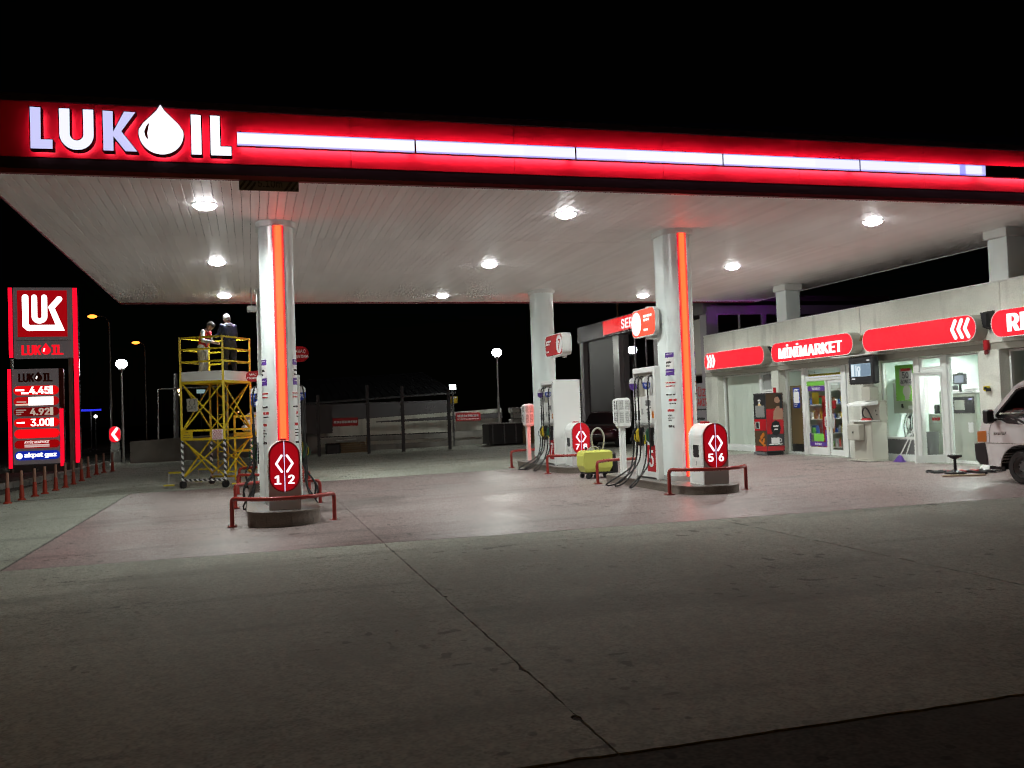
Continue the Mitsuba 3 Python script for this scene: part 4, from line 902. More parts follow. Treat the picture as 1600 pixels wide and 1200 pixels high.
Oq = (GX + .02, 22.56, 1.25); add(k, 'sheet', prism(sbox(-.15, -.62, .15, .75), .003, Oq, **W_), M_green); add(k, 'field', prism(rrect(.24, .5, .03), .003, Oq, off=.003, **W_), M_grey); add(k, 'lettering', text('50', .12, (Oq[0], Oq[1], Oq[2] + .02), align='c', depth=.003, off=.006, **W_), M_ink)
# ------------------------------------------------------------------ service building
sb = thing('service_building', 'dark service hall behind the shop with glossy grey edge band', 'building')
SX = 16.1
add(sb, 'edge_band', cbox(SX - .1, SX + .5, 31.0, 44.7, 5.14, 5.92, .01), M_servicewall)
add(sb, 'roof', bb(SX + .5, 24, 31.0, 44.7, 5.6, 5.8), M_darkwall)
for a, b in ((44.7, 44.2), (40.2, 39.45), (35.7, 35.15), (31.5, 31.0)): add(sb, 'pillar', cbox(SX, SX + .5, b, a, .1, 5.135, .01), M_servpillar)
add(sb, 'shutter', bb(SX + .25, SX + .3, 40.21, 44.19, .15, 5.13), M_darkwall)
for a, b in ((35.72, 39.44), (31.52, 35.13)):
    f = add(sb, 'glass_front', [bb(SX + .2, SX + .26, a, a + .06, .2, 5.13), bb(SX + .2, SX + .26, b - .06, b, .2, 5.13), bb(SX + .2, SX + .26, a + 1.2, a + 1.26, .2, 5.13), bb(SX + .2, SX + .26, a + 2.4, a + 2.46, .2, 5.13), bb(SX + .201, SX + .259, a + .061, b - .061, 2.9, 2.96)], M_servpillar)
    add(f, 'pane', flat(sbox(-b + .06, .2, -a - .06, 5.13), (SX + .23, 0, 0), **W_), PANE)
add(sb, 'rear_wall', bb(23.8, 24, 31.2, 44.7, .1, 5.6), M_darkwall); add(sb, 'far_wall', bb(SX + .3, 23.8, 44.4, 44.7, .1, 5.6), M_darkwall)
add(sb, 'blank_panel', bb(SX + .03, SX + .06, 31.52, 33.4, 2.95, 5.0), M_beige)
# end wall towards the shop roof with its window openings
ew = [bb(SX + .5, 24, 30.95, 31.1, .1, 4.2), bb(SX, SX + .42, 30.95, 30.998, 3.35, 5.44), bb(SX + .425, 24, 30.95, 31.1, 5.1, 5.44), bb(18.4, 18.55, 30.95, 31.1, 4.2, 5.1), bb(21, 24, 30.95, 31.1, 4.2, 5.1)]
add(sb, 'end_wall', ew, M_endwall)
for a, b in ((SX + .43, 18.4), (18.55, 21.0)):
    f = add(sb, 'upper_window', [bb(a, b, 31.0, 31.06, 4.2, 4.25), bb((a + b) / 2 - .03, (a + b) / 2 + .03, 31.0, 31.06, 4.25, 5.1)], M_grey); add(f, 'pane', flat(sbox(a, 4.25, b, 5.1), (0, 31.03, 0), **S_), PANE)
k = thing('banner', 'grey banner with red lettering on the wall left of the shop corner', 'banner')
O = (SX - .02, 32.0, 1.62)
add(k, 'sheet', bb(SX - .018, SX - .004, 31.06, 33.1, .62, 2.62), M_servpillar)
add(k, 'lettering', [text('AYYÜZ', .26, (O[0], 32.86, 2.14), width=1.62, depth=.004, **W_), text('AKARYAKIT', .26, (O[0], 33.02, 1.78), width=1.9, depth=.004, **W_)], M_redink)
add(k, 'small_print', [prism(at(stadium(1.7, .05), -32.05, 1.64), .004, (O[0], 0, 0), **W_), prism(at(stadium(1.3, .08), -32.0, 1.30), .004, (O[0], 0, 0), **W_), prism(at(stadium(1.3, .08), -32.0, 1.10), .004, (O[0], 0, 0), **W_)], M_ink)
k = thing('service_sign', 'long red illuminated sign on the service hall edge band', 'sign')
add(k, 'casing', bb(SX - .22, SX - .101, 33.0, 40.8, 5.2, 5.86), M_darkred)
add(k, 'lit_face', flat(sbox(-40.78, 5.22, -33.02, 5.84), (SX - .222, 0, 0), **W_), M_redpanel, emit=(.80, .002, .006))
for i, ch in enumerate('SERVIS'):
    yy = 38.35 - i * .46
    m = text(ch, .40, (SX - .222, yy, 5.31), depth=.02, align='c', width=.12 if ch == 'I' else .36, **W_)
    if ch == 'I': m = cat_([m, prism(at(rrect(.13, .09, .02), -yy, 5.80), .02, (SX - .222, 0, 0), **W_)])
    add(k, 'letter', m, M_emit, emit=(1.1, .95, .95))
dress_box('roof_mast', 'thin rusty mast on the service hall roof', 'mast', ('mast', tube((SX + .6, 40.9, 5.81), (SX + .6, 40.9, 7.5), .05, 8), M_brownbox), ('foot', bb(SX + .5, SX + .7, 40.8, 41.0, 5.80, 5.82), M_grey))
k = thing('violet_floodlight', 'small violet floodlight on the shop roof by the service hall wall', 'lamp')
add(k, 'body', cbox(16.75, 17.15, 29.9, 30.1, 3.55, 3.75, .02), M_black); add(k, 'stand', tube((16.95, 30.0, 3.34), (16.95, 30.0, 3.56), .03, 8), M_black)
lens = flat(sbox(-.17, -.08, .17, .08), (16.95, 30.11, 3.72), -X, np.array([0, -.5, .866]))
add(k, 'lens', lens, M_emit, emit=(190, 9, 290))
# ------------------------------------------------------------------ dark parked car
def wheel(k, c, ax, r, w, name='wheel', tone=None):
    ax = np.asarray(ax, float) / np.linalg.norm(ax)
    M = trimesh.geometry.align_vectors(Z, ax)
    prof = [(r * .62, -w / 2), (r * .9, -w / 2), (r, -w * .32), (r, w * .32), (r * .9, w / 2), (r * .62, w / 2), (r * .60, 0), (r * .62, -w / 2)]
    t = trimesh.creation.revolve(np.array(prof), sections=32); t.apply_transform(M); t.apply_translation(c)
    kk = add(k, name, t, M_rubber, 35)
    rim = trimesh.creation.revolve(np.array([(0, .25 * w), (.08, .27 * w), (r * .22, .18 * w), (r * .45, .05 * w), (r * .60, .42 * w), (r * .63, .42 * w), (r * .63, -.4 * w), (0, -.4 * w)]), sections=28); rim.apply_transform(M); rim.apply_translation(c)
    add(kk, 'rim', rim, tone or M_grey, 35)
    for i in range(8):
        a = i * math.pi / 4; q = trimesh.creation.cylinder(.018, .012, sections=8); q.apply_translation((r * .36 * math.cos(a), r * .36 * math.sin(a), .14 * w)); q.apply_transform(M); q.apply_translation(c); add(kk, 'rim_hole', q, M_black)
def loft(sections):
    """sections: list of (x, [(y, z)...]) rings with equal counts, capped"""
    v, f, n = [], [], len(sections[0][1])
    for x, ring in sections: v += [(x, y, z) for y, z in ring]
    for i in range(len(sections) - 1):
        for j in range(n):
            a, b, c, d = i * n + j, i * n + (j + 1) % n, (i + 1) * n + (j + 1) % n, (i + 1) * n + j
            f += [[a, b, c], [a, c, d]]
    for i, s in ((0, 1), (len(sections) - 1, -1)):
        c = len(v); ring = sections[i][1]; v.append((sections[i][0], np.mean([p[0] for p in ring]), np.mean([p[1] for p in ring])))
        for j in range(n): f.append([c, i * n + (j + 1) % n, i * n + j][::s])
    m = trimesh.Trimesh(np.array(v, float), np.array(f), process=False); m.fix_normals(); return m
def rring(hw, z0, z1, r, tw=1.0, n=5):
    """rounded rectangle ring, the top narrowed by tw"""
    pts = []
    for cx_, cz_, a0 in ((hw - r, z0 + r, -90), (hw - r, z1 - r, 0), (-hw + r, z1 - r, 90), (-hw + r, z0 + r, 180)):
        for t in np.linspace(0, 90, n):
            a = math.radians(a0 + t); y, z = cx_ + r * math.cos(a), cz_ + r * math.sin(a)
            pts.append((y * (1 + (tw - 1) * (z - z0) / (z1 - z0)), z))
    return pts
def dark_car(x, y, rz):
    k = thing('parked_car', 'dark parked car half hidden behind the pumps in front of the service hall', 'car')
    M = trimesh.transformations.translation_matrix((x, y, gz(x))) @ trimesh.transformations.rotation_matrix(rz, Z)
    tr = lambda m: (m.apply_transform(M), m)[1]
    body = loft([(-2.1, rring(.70, .45, .75, .10)), (-2.05, rring(.80, .30, .86, .12)), (-1.4, rring(.85, .22, .95, .12)), (0, rring(.86, .20, .97, .12)), (1.0, rring(.86, .22, .95, .14)), (1.7, rring(.83, .28, .84, .16)), (2.05, rring(.74, .36, .70, .14)), (2.12, rring(.62, .42, .62, .09))])
    add(k, 'body', tr(body), M_darkcar, 40)
    cab = loft([(-1.95, rring(.68, .90, 1.0, .04)), (-1.55, rring(.70, .92, 1.36, .10, .85)), (-.8, rring(.72, .93, 1.47, .12, .84)), (0, rring(.72, .93, 1.47, .12, .84)), (.45, rring(.72, .93, 1.40, .12, .85)), (1.25, rring(.70, .90, .98, .03))])
    add(k, 'cabin', tr(cab), M_black, 40)
    add(k, 'roof_panel', tr(loft([(-1.5, rring(.55, 1.39, 1.43, .015)), (-.8, rring(.60, 1.475, 1.50, .012)), (0, rring(.60, 1.475, 1.50, .012)), (.35, rring(.56, 1.43, 1.455, .012))])), M_darkcar, 40)
    for s in (-1, 1):
        add(k, 'headlight', tr(hull([(1.98, s * .50, .60), (1.98, s * .72, .62), (2.06, s * .50, .70), (1.82, s * .80, .72), (1.9, s * .70, .76), (1.8, s * .78, .64)])), M_white)
        add(k, 'tail_light', tr(cbox(-2.1, -2.04, s * .66 - .12, s * .66 + .12, .62, .82, .02)), M_red)
        add(k, 'mirror', tr(cbox(.75, .92, s * .86 - .08, s * .86 + .12 * s * s - .02, .98, 1.10, .03)), M_darkcar)
        for a in (-1.3, 1.32):
            p = (M @ np.array([a, s * .76, .31, 1]))[:3]; ax = M[:3, :3] @ np.array([0, s, 0]); wheel(k, p, ax, .31, .2)
    add(k, 'grille', tr(cbox(2.07, 2.13, -.45, .45, .44, .54, .015)), M_black)
    add(k, 'windscreen', tr(hull([(.50, s * .57, 1.40) for s in (-1, 1)] + [(1.24, s * .66, .975) for s in (-1, 1)] + [(.53, s * .57, 1.415) for s in (-1, 1)] + [(1.27, s * .66, .985) for s in (-1, 1)])), M_black)
dark_car(14.75, 38.0, math.radians(-122))
# ------------------------------------------------------------------ white van
van = thing('white_van', 'white delivery van at the right edge, front half in view', 'van')
VH = np.array([-.12, .993, 0]); VH /= np.linalg.norm(VH); VL = np.array([VH[1] * -1, VH[0], 0])   # heading, left side normal
v0 = np.array([13.32, 13.83, gz(13.4)])
def vt(m):
    """local x = heading from the front wheel centre line, y = outwards from the left side, z = up"""
    M = np.eye(4); M[:3, 0], M[:3, 1], M[:3, 2], M[:3, 3] = VH, VL, Z, v0
    m = m.copy(); m.apply_scale([1.08, 1, 1]); m.apply_transform(M)
    return m
VWD = 1.62
def vpr(poly, y0, y1):
    """side profile polygon (x, z) extruded across from y0 to y1"""
    m = cat_([trimesh.creation.extrude_polygon(p, y1 - y0, engine='earcut') for p in polys(poly)])
    M = np.array([[1, 0, 0, 0], [0, 0, 1, y0], [0, 1, 0, 0], [0, 0, 0, 1.]]); m.apply_transform(M); m.invert(); return vt(m)
prof = Polygon([(.80, .33), (.83, .55), (.835, .78), (.80, .98), (.72, 1.16), (.62, 1.20), (-3.35, 1.12), (-3.40, .9), (-3.40, .38), (-2.55, .34), (-.42, .30), (.40, .30)])
for c in (0.0, -2.45): prof = prof.difference(Point(c, .31).buffer(.40, quad_segs=12)).difference(sbox(c - .40, 0, c + .40, .31))
add(van, 'lower_body', vpr(prof.buffer(-.02).buffer(.02), -VWD + .03, -.03), M_vanwhite, 30)
side = prof.union(Polygon([(.62, 1.19), (.55, 1.28), (.02, 1.80), (-.18, 1.90), (-.5, 1.94), (-3.2, 1.94), (-3.36, 1.8), (-3.40, 1.1)]))
side = side.buffer(-.02).buffer(.02)
win1 = Polygon([(.47, 1.22), (.02, 1.70), (-.08, 1.73), (-.62, 1.73), (-.62, 1.10), (-.1, 1.10), (.10, 1.20)]).buffer(-.03).buffer(.03)
win2 = rrect(1.05, .52, .08); wins = [win1] + [at(win2, -1.30, 1.47), at(win2, -2.55, 1.47)]
panel = side
for w in wins: panel = panel.difference(w)
for s, (a, b) in (('left', (-.029, .0)), ('right', (-VWD, -VWD + .029))):
    add(van, 'side_panel', vpr(panel, a, b), M_vanwhite, 30)
    for w in wins:
        f = add(van, 'window_seal', vpr(w.buffer(.018).difference(w.buffer(-.012)), a - .002, b + .003 if s == 'left' else b), M_black)
        add(f, 'pane', vt(flat(w.buffer(-.012), (0, -.014 if s == 'left' else -VWD + .014, 0), *((X, Z) if s == 'right' else (X, Z)))), PANE)
add(van, 'quarter_trim', vpr(Polygon([(.50, 1.185), (.20, 1.185), (.06, 1.16), (.02, 1.10), (-.05, 1.085), (.22, 1.10), (.34, 1.165), (.52, 1.175)]).buffer(.004), .0, .012), M_black)
roofp = [(.02, 1.80), (-.18, 1.90), (-.5, 1.94), (-3.2, 1.94), (-3.36, 1.82)]
add(van, 'roof', vpr(Polygon(roofp + [(x, z - .035) for x, z in roofp[::-1]]), -VWD + .03, -.03), M_vanwhite, 40)
add(van, 'rain_gutter', vpr(LineString([(.06, 1.755), (-.1, 1.80), (-3.3, 1.80)]).buffer(.014, cap_style='flat'), .0, .022), M_vanwhite)
add(van, 'windscreen', vt(hull([(.54, y, 1.29) for y in (-.08, -VWD + .08)] + [(.03, y, 1.79) for y in (-.12, -VWD + .12)] + [(.56, y, 1.295) for y in (-.08, -VWD + .08)] + [(.045, y, 1.795) for y in (-.12, -VWD + .12)])), M_black)
add(van, 'dash', vt(bb(.05, .6, -VWD + .04, -.04, 1.12, 1.26)), M_black)
for yy in (-.42, -1.2): add(van, 'seat', [vt(cbox(-.55, -.40, yy - .22, yy + .22, 1.0, 1.55, .05)), vt(cbox(-.52, -.43, yy - .12, yy + .12, 1.55, 1.74, .03))], M_dgrey)
add(van, 'steering_wheel', vt(sweep(np.array([(.0 + .08 * math.sin(t), -.42 + .19 * math.cos(t), 1.32 + .14 * math.sin(t)) for t in np.linspace(0, 2 * math.pi, 20)]), .015, 6)), M_black)
bump = Polygon([(.64, .33), (.80, .33), (.88, .42), (.90, .62), (.895, .72), (.69, .74), (.67, .60)]).buffer(-.015).buffer(.015)
add(van, 'front_bumper', vpr(bump, -VWD - .015, .015), M_black, 30)
add(van, 'rear_bumper', vpr(sbox(-3.50, .40, -3.3, .66).buffer(.01), -VWD - .01, .01), M_black)
add(van, 'corner_lamp', [vpr(Polygon([(.66, .755), (.845, .755), (.835, .95), (.655, .96)]), -.05, .008)], M_orange); add(van, 'corner_lamp', [vpr(Polygon([(.66, .755), (.845, .755), (.835, .95), (.655, .96)]), -VWD - .008, -VWD + .05)], M_orange)
for y0 in (-.50, -VWD + .12): add(van, 'headlight', vt(cbox(.815, .85, y0, y0 + .38, .77, .95, .015)), M_white)
add(van, 'front_grille', vt(cbox(.80, .845, -1.10, -.52, .79, .93, .01)), M_black)
for s in (1, -1):
    y = .0 if s > 0 else -VWD
    add(van, 'door_mirror', [vt(cbox(.42, .56, min(y + s * .06, y + s * .22), max(y + s * .06, y + s * .22), 1.10, 1.36, .03)), vt(bar((.46, y, 1.16), (.48, y + s * .08, 1.18), .04, .05))], M_black)
    wheel(van, v0 + VL * (y - s * .11) + Z * .305, VL * s, .305, .19, tone=M_dgrey); wheel(van, v0 + VH * -2.646 + VL * (y - s * .11) + Z * .305, VL * s, .305, .19, tone=M_dgrey)
    yy = (.001, .004) if s > 0 else (-VWD - .004, -VWD - .001)
    add(van, 'body_crease', vpr(LineString([(.66, .735), (-3.3, .70)]).buffer(.009, cap_style='flat'), *yy), M_grey)
    add(van, 'door_gap', vpr(unary_union([LineString([(.52, 1.17), (.60, .95), (.60, .74)]).buffer(.004), LineString([(-.70, 1.75), (-.72, .36)]).buffer(.004)]), *yy), M_black)
    add(van, 'door_handle', vpr(at(stadium(.16, .035), -.55, .98), *((.001, .02) if s > 0 else (-VWD - .02, -VWD - .001))), M_black)
add(van, 'side_badge', vt(cat_([prism(stroke([(0, 0), (.02, .035)], .014), .004, (.50 - i * .042, .001, .895 + .004 * (i % 2)), -X, Z) for i in range(6)] + [prism(stroke([(0, 0), (.035, .004)], .012), .004, (.50 - i * .085, .001, .893), -X, Z) for i in range(3)])), M_black)
add(van, 'wheel_arch_liner', [vpr(Point(c, .31).buffer(.415, quad_segs=10).difference(Point(c, .31).buffer(.40, quad_segs=10)).intersection(sbox(c - 1, .3, c + 1, 1)), -VWD + .04, -.031) for c in (0, -2.45)], M_black)
add(van, 'underbody', vpr(sbox(-3.3, .24, .70, .299).difference(sbox(-.4, 0, .4, 1)).difference(sbox(-2.85, 0, -2.05, 1)), -VWD + .1, -.1), M_black)
add(van, 'load_floor', vt(bb(-3.3, -.7, -VWD + .05, -.05, 1.0, 1.03)), M_dgrey)
# ------------------------------------------------------------------ tools on the ground by the office door
def gp(x, y, z=0): return np.array([x, y, gz(x) + z + .002])
k = thing('work_stool', 'black round topped stool or stand among the tools by the office door', 'stool')
sx, sy = 14.15, 16.45
add(k, 'base', lathe([(0, 0), (.20, 0), (.21, .03), (.10, .06), (.035, .09), (0, .09)], gp(sx, sy), 20), M_black, 40); add(k, 'stem', tube(gp(sx, sy, .09), gp(sx, sy, .34), .03, 10), M_black); add(k, 'seat', lathe([(0, .31), (.05, .31), (.14, .36), (.14, .39), (0, .40)], gp(sx, sy), 20), M_black, 40)
k = thing('wooden_plank', 'long bare wooden plank lying on the ground near the van', 'plank'); add(k, 'board', bar(gp(13.50, 16.06, .015), gp(14.22, 15.70, .015), .10, .03), M_wood)
k = thing('tool_pile', 'heap of black cables, red cloth and tools on the ground by the van', 'tools')
for i in range(7):
    c = np.array([14.0 + .16 * i + .05 * rng.normal(), 16.62 - .05 * i + .15 * rng.normal()]); r_ = .10 + .08 * rng.random(); ph = rng.random() * 6
    pts = [gp(c[0] + r_ * math.cos(ph + t) * (1 + .2 * math.sin(3 * t)), c[1] + 1.6 * r_ * math.sin(ph + t), .02 + .02 * math.sin(2 * t + i) ** 2) for t in np.linspace(0, 6.0, 18)]
    add(k, 'cable_coil', sweep(np.array(pts), .018, 6), M_rubber if i != 2 else M_redink)
for i in range(6):
    c = gp(14.1 + .17 * i, 16.45 + .22 * rng.normal(), .0); a = rng.random() * 3
    q = cbox(-.13, .13, -.04, .04, 0, .06, .012); q.apply_transform(trimesh.transformations.rotation_matrix(a, Z)); q.apply_translation(c); add(k, 'tool', q, [M_black, M_ink, M_black, M_redink, M_dgrey, M_black][i])
k = thing('white_rag', 'crumpled white cloth on the ground under the van bumper', 'cloth')
rg = trimesh.creation.icosphere(3, 1.0); rg.apply_scale((.24, .17, .10)); rg.vertices += (meshkit.noise(rg.vertices * 14, 3)[:, None] - .5) * .09; rg.vertices[:, 2] = np.maximum(rg.vertices[:, 2] + .05, 0); rg.apply_translation(gp(15.05, 16.45)); add(k, 'cloth', rg, M_white2, True)
# ------------------------------------------------------------------ price sign
py = thing('price_sign_pylon', 'tall grey price sign with red light strips at the left edge of the photo', 'sign')
PY = 46.0; pb = gz(-9) - .02
add(py, 'upper_box', cbox(-10.10, -7.67, PY, PY + .5, 4.95, 8.12, .02), M_pylon, emit=(.050, .044, .046))  # weak glow added to the grey box so that it shows at night
add(py, 'lower_box', cbox(-10.20, -8.30, PY, PY + .5, .22, 4.47, .02), M_pylon, emit=(.050, .044, .046))  # same added glow as on the upper box
add(py, 'mast', cbox(-7.90, -7.70, PY + .05, PY + .45, pb, 4.95, .01), M_grey); add(py, 'mast', cbox(-10.28, -10.2, PY + .05, PY + .45, pb, 4.95, .01), M_grey)
add(py, 'foot', cbox(-10.35, -7.6, PY + .1, PY + .42, pb - .05, .2, .01), M_dgrey)
for a, b, z0, z1 in ((-10.29, -10.12, 4.95, 8.13), (-7.655, -7.46, .18, 8.12), (-10.38, -10.22, .04, 4.50), (-8.285, -8.12, .06, 2.68)):
    k = add(py, 'strip_housing', cbox(a - .01, b + .01, PY - .02, PY + .3, z0, z1, .01), M_black)
    add(k, 'light_strip', hull([(x, y, z) for x in (a, b) for y in (PY - .03,) for z in (z0 + .02, z1 - .02)] + [(x, PY - .06, z) for x in (a + .05, b - .05) for z in (z0 + .05, z1 - .05)]), M_emit, emit=(1.25, .004, .03))
dim = add(py, 'strip_housing', cbox(-8.295, -8.11, PY - .02, PY + .3, 2.70, 4.48, .01), M_darkred, label='unlit dark red upper part of the strip')
O = (0, PY - .005, 0)
add(py, 'emblem_panel', flat(sbox(-9.93, 5.90, -7.89, 7.99), (0, PY - .004, 0), **S_), M_redpanel, emit=(.32, .001, .004))
em = unary_union([LineString([(-9.60, 7.68), (-9.60, 6.42), (-9.48, 6.30), (-8.3, 6.30)]).buffer(.135, cap_style='round', quad_segs=8).intersection(sbox(-10, 6.1, -8.25, 8)),
    LineString([(-9.235, 7.68), (-9.235, 6.86)] + [(-9.03 - .205 * math.cos(t), 6.82 - .205 * math.sin(t)) for t in np.linspace(0, math.pi, 11)] + [(-8.825, 7.68)]).buffer(.12, quad_segs=8),
    LineString([(-8.21, 7.60), (-8.53, 7.22)]).buffer(.13, quad_segs=8), Polygon([(-8.65, 7.18), (-8.42, 7.24), (-8.0, 6.165), (-8.50, 6.165), (-8.38, 6.435)]), Polygon([(-8.66, 7.22), (-8.42, 7.26), (-8.16, 6.43), (-8.36, 6.40)])])
add(py, 'emblem', prism(em, .012, (0, PY - .004, 0), **S_), M_emit, emit=(1.6, 1.55, 1.5))
def drop(cx_, cz_, r):
    return unary_union([Point(cx_, cz_).buffer(r, quad_segs=8), Polygon([(cx_ - r * .95, cz_ + r * .3), (cx_, cz_ + r * 1.75), (cx_ + r * .95, cz_ + r * .3)])])
def red_word(z, h, x0, x1, em_):
    wds = fat('LUK', h, (x0, PY - .006, z), d=.02, width=(x1 - x0) * .44, depth=.01, **S_); w2 = fat('IL', h, (x0 + (x1 - x0) * .72, PY - .006, z), d=.02, width=(x1 - x0) * .26, depth=.01, **S_)
    c = x0 + (x1 - x0) * .585; kx = dict(mat=M_emit if em_ else M_darkred, emit=em_)
    k = add(py, 'red_lettering', cat_([wds, w2, prism(drop(c, z + h * .45, h * .46), .01, (0, PY - .006, 0), **S_)]), **kx)
    add(k, 'highlight', prism(at(affinity.rotate(stadium(h * .16, h * .42), -15), c - h * .18, z + h * .5), .012, (0, PY - .007, 0), off=.006, **S_), M_emit, emit=(1.2, 1.15, 1.1))
red_word(5.10, .42, -9.80, -8.08, (1.05, .006, .02)); red_word(3.90, .36, -9.95, -8.55, None)
add(py, 'panel_joint', [bb(-10.0, -7.75, PY - .006, PY - .001, 5.73, 5.75)], M_black)
WB, RB = (1.5, 1.45, 1.35), (.75, .002, .004)
def row(z0, z1, face, name='price_row', mt=None):
    return add(py, name, prism(at(stadium(1.84, z1 - z0), -9.22, (z0 + z1) / 2), .02, (0, PY - .004, 0), **S_), mt or M_redpanel, 35, emit=face)
Oy = lambda x, z: (x, PY - .026, z)
def seg(k, s, z, h, x0, x1, e, nm='digits'): add(k, nm, fat(s, h, Oy(x0, z), d=.014, width=x1 - x0, depth=.01, **S_), M_emit, emit=e)
def blk(k, x0, x1, z0, z1, e, nm='lit_bar'): add(k, nm, prism(sbox(x0, z0, x1, z1).buffer(.015), .01, Oy(0, 0), **S_), M_emit, emit=e)
k = row(3.30, 3.71, RB); seg(k, '4.45', 3.35, .32, -9.52, -8.70, WB); blk(k, -8.66, -8.55, 3.34, 3.68, WB); blk(k, -10.05, -9.72, 3.50, 3.56, WB, 'print_line'); blk(k, -9.82, -9.54, 3.36, 3.42, WB, 'print_line')
k = row(2.83, 3.22, (.42, .004, .006)); blk(k, -9.53, -8.54, 2.85, 3.20, WB, 'lit_field'); blk(k, -10.05, -9.56, 2.86, 2.90, (.8, .6, .45), 'print_line'); blk(k, -10.0, -9.65, 2.98, 3.02, (.5, .3, .25), 'print_line')
k = row(2.36, 2.75, (.13, .001, .002)); seg(k, '4.92', 2.41, .29, -9.50, -8.72, (.45, .37, .30)); blk(k, -8.66, -8.56, 2.40, 2.72, (.5, .45, .36)); [blk(k, -10.04, -9.66 - .1 * i, 2.62 - i * .09, 2.645 - i * .09, (.3, .22, .19), 'print_line') for i in range(3)]
k = row(1.87, 2.27, RB); seg(k, '3.00', 1.92, .31, -9.48, -8.70, WB); blk(k, -8.66, -8.54, 1.90, 2.24, WB); blk(k, -10.02, -9.72, 2.05, 2.10, WB, 'print_line')
row(1.38, 1.78, (1.0, .003, .008))
k = row(.93, 1.29, (.28, .001, .002), 'dealer_row'); add(k, 'lettering', text('AYYÜZ AKARYAKIT', .10, Oy(-9.74, 1.15), width=1.02, depth=.01, **S_), M_emit, emit=(1.1, .95, .9)); [blk(k, -9.72, -8.74, 1.06 - .07 * i, 1.085 - .07 * i, (.6, .45, .42), 'print_line') for i in range(2)]
k = row(.41, .81, (.004, .018, .34), 'gas_row', M_blue); add(k, 'disc', prism(at(Point(0, 0).buffer(.13), -9.95, .60), .01, Oy(0, 0), **S_), M_emit, emit=WB); seg(k, 'akpet gaz', .54, .19, -9.76, -8.45, WB, 'lettering')
# ------------------------------------------------------------------ bollards along the left side
pxs = [(12, 787), (31, 780.5), (49.5, 774), (68, 770.5), (83, 766.5), (97, 762), (110, 757), (121, 750), (131, 745), (142, 741), (150, 739), (159, 738)]
spots = [(-5.98, 26.3), (-5.88, 27.35), (-5.80, 28.5), (-5.72, 29.4), (-5.66, 30.6), (-5.62, 31.9), (-5.66, 33.5), (-5.72, 35.4), (-5.82, 37.4), (-5.86, 39.6), (-5.78, 40.9), (-5.55, 41.6)]
first = None
names = ['nearest', 'second', 'third', 'fourth', 'fifth', 'sixth', 'seventh', 'eighth', 'ninth', 'tenth', 'eleventh', 'farthest']
for i, (x, y) in enumerate(spots):
    lb = f'{names[i]} of the flexible orange red posts in the row below the price sign'
    if first is None:
        first = thing('flexible_post', lb, 'bollard', 'flexible posts along the left kerb'); p0 = (x, y)
        add(first, 'foot', lathe([(0, 0), (.105, 0), (.105, .02), (.06, .05), (0, .05)], (x, y, gz(x)), 16), M_cone, 40)
        add(first, 'lower_body', lathe([(.060, .048), (.062, .10), (.050, .36), (.045, .40), (0, .40)], (x, y, gz(x)), 16), M_cone, 40)
        add(first, 'upper_band', lathe([(.0445, .401), (.040, .74), (.030, .78), (0, .78)], (x, y, gz(x)), 16), M_coneband, 40)
    else:
        t = float(rng.normal()) * 2
        copies(first, lb, 'bollard', T().translate([x, y, float(gz(x))]).rotate([1, 0, 0], t).translate([-p0[0], -p0[1], -float(gz(p0[0]))]), 'flexible posts along the left kerb')
kb = thing('kerb', 'pale concrete kerb behind the row of flexible posts', 'kerb'); labels[kb]['kind'] = 'structure'; labels[kb].pop('category')
kp = [(-9.5, 29.0), (-8.2, 31.6), (-7.4, 35.0), (-7.15, 38.5), (-7.0, 42.5), (-6.9, 46), (-6.8, 49)]
for a, b in zip(kp, kp[1:]):
    n = max(1, int(math.dist(a, b) / .9))
    for i in range(n):
        p, q = np.array(a) + (np.array(b) - a) * i / n, np.array(a) + (np.array(b) - a) * ((i + 1) / n - .015)
        add(kb, 'kerb_stone', bar((*p, gz(p[0]) + .05), (*q, gz(q[0]) + .05), .32, .24), 'material_rough_wall')
# ------------------------------------------------------------------ boundary walls
bw = thing('retaining_wall', 'low rough concrete wall behind the yard on the left', 'wall')
def wall_run(k, name, a, b, z0, za, zb, th, m, n):
    a, b = np.array(a, float), np.array(b, float); d = (b - a) / np.linalg.norm(b - a); nn = np.array([-d[1], d[0]]) * th / 2
    for i in range(n):
        p, q = a + (b - a) * i / n, a + (b - a) * ((i + 1) / n) - d * .006
        h0, h1 = za + (zb - za) * i / n, za + (zb - za) * (i + 1) / n
        add(k, name, hull([(*(r + s * nn), z) for r, h in ((p, h0), (q, h1)) for s in (-1, 1) for z in (z0, h)]), m)
wall_run(bw, 'panel', (-5.75, 49.5), (3.3, 48.6), -.2, 1.0, 1.42, .3, 'material_rough_wall', 6)
bw2 = thing('boarded_wall', 'pale panel wall behind the yard with two red banners', 'wall')
wall_run(bw2, 'panel', (3.35, 48.6), (13.0, 48.9), -.1, 1.62, 2.02, .12, 'material_plaster', 5)
wall_run(bw2, 'ledge', (3.35, 48.45), (13.0, 48.75), .55, .78, .92, .1, 'material_rough_wall', 5)
wall_run(bw2, 'plinth', (3.35, 48.35), (13.0, 48.65), -.1, .35, .42, .16, 'material_rough_wall', 5)
wall_run(bw2, 'rail', (6.2, 48.5), (13.0, 48.72), 1.50, 1.56, 1.80, .05, M_darkwall, 3)
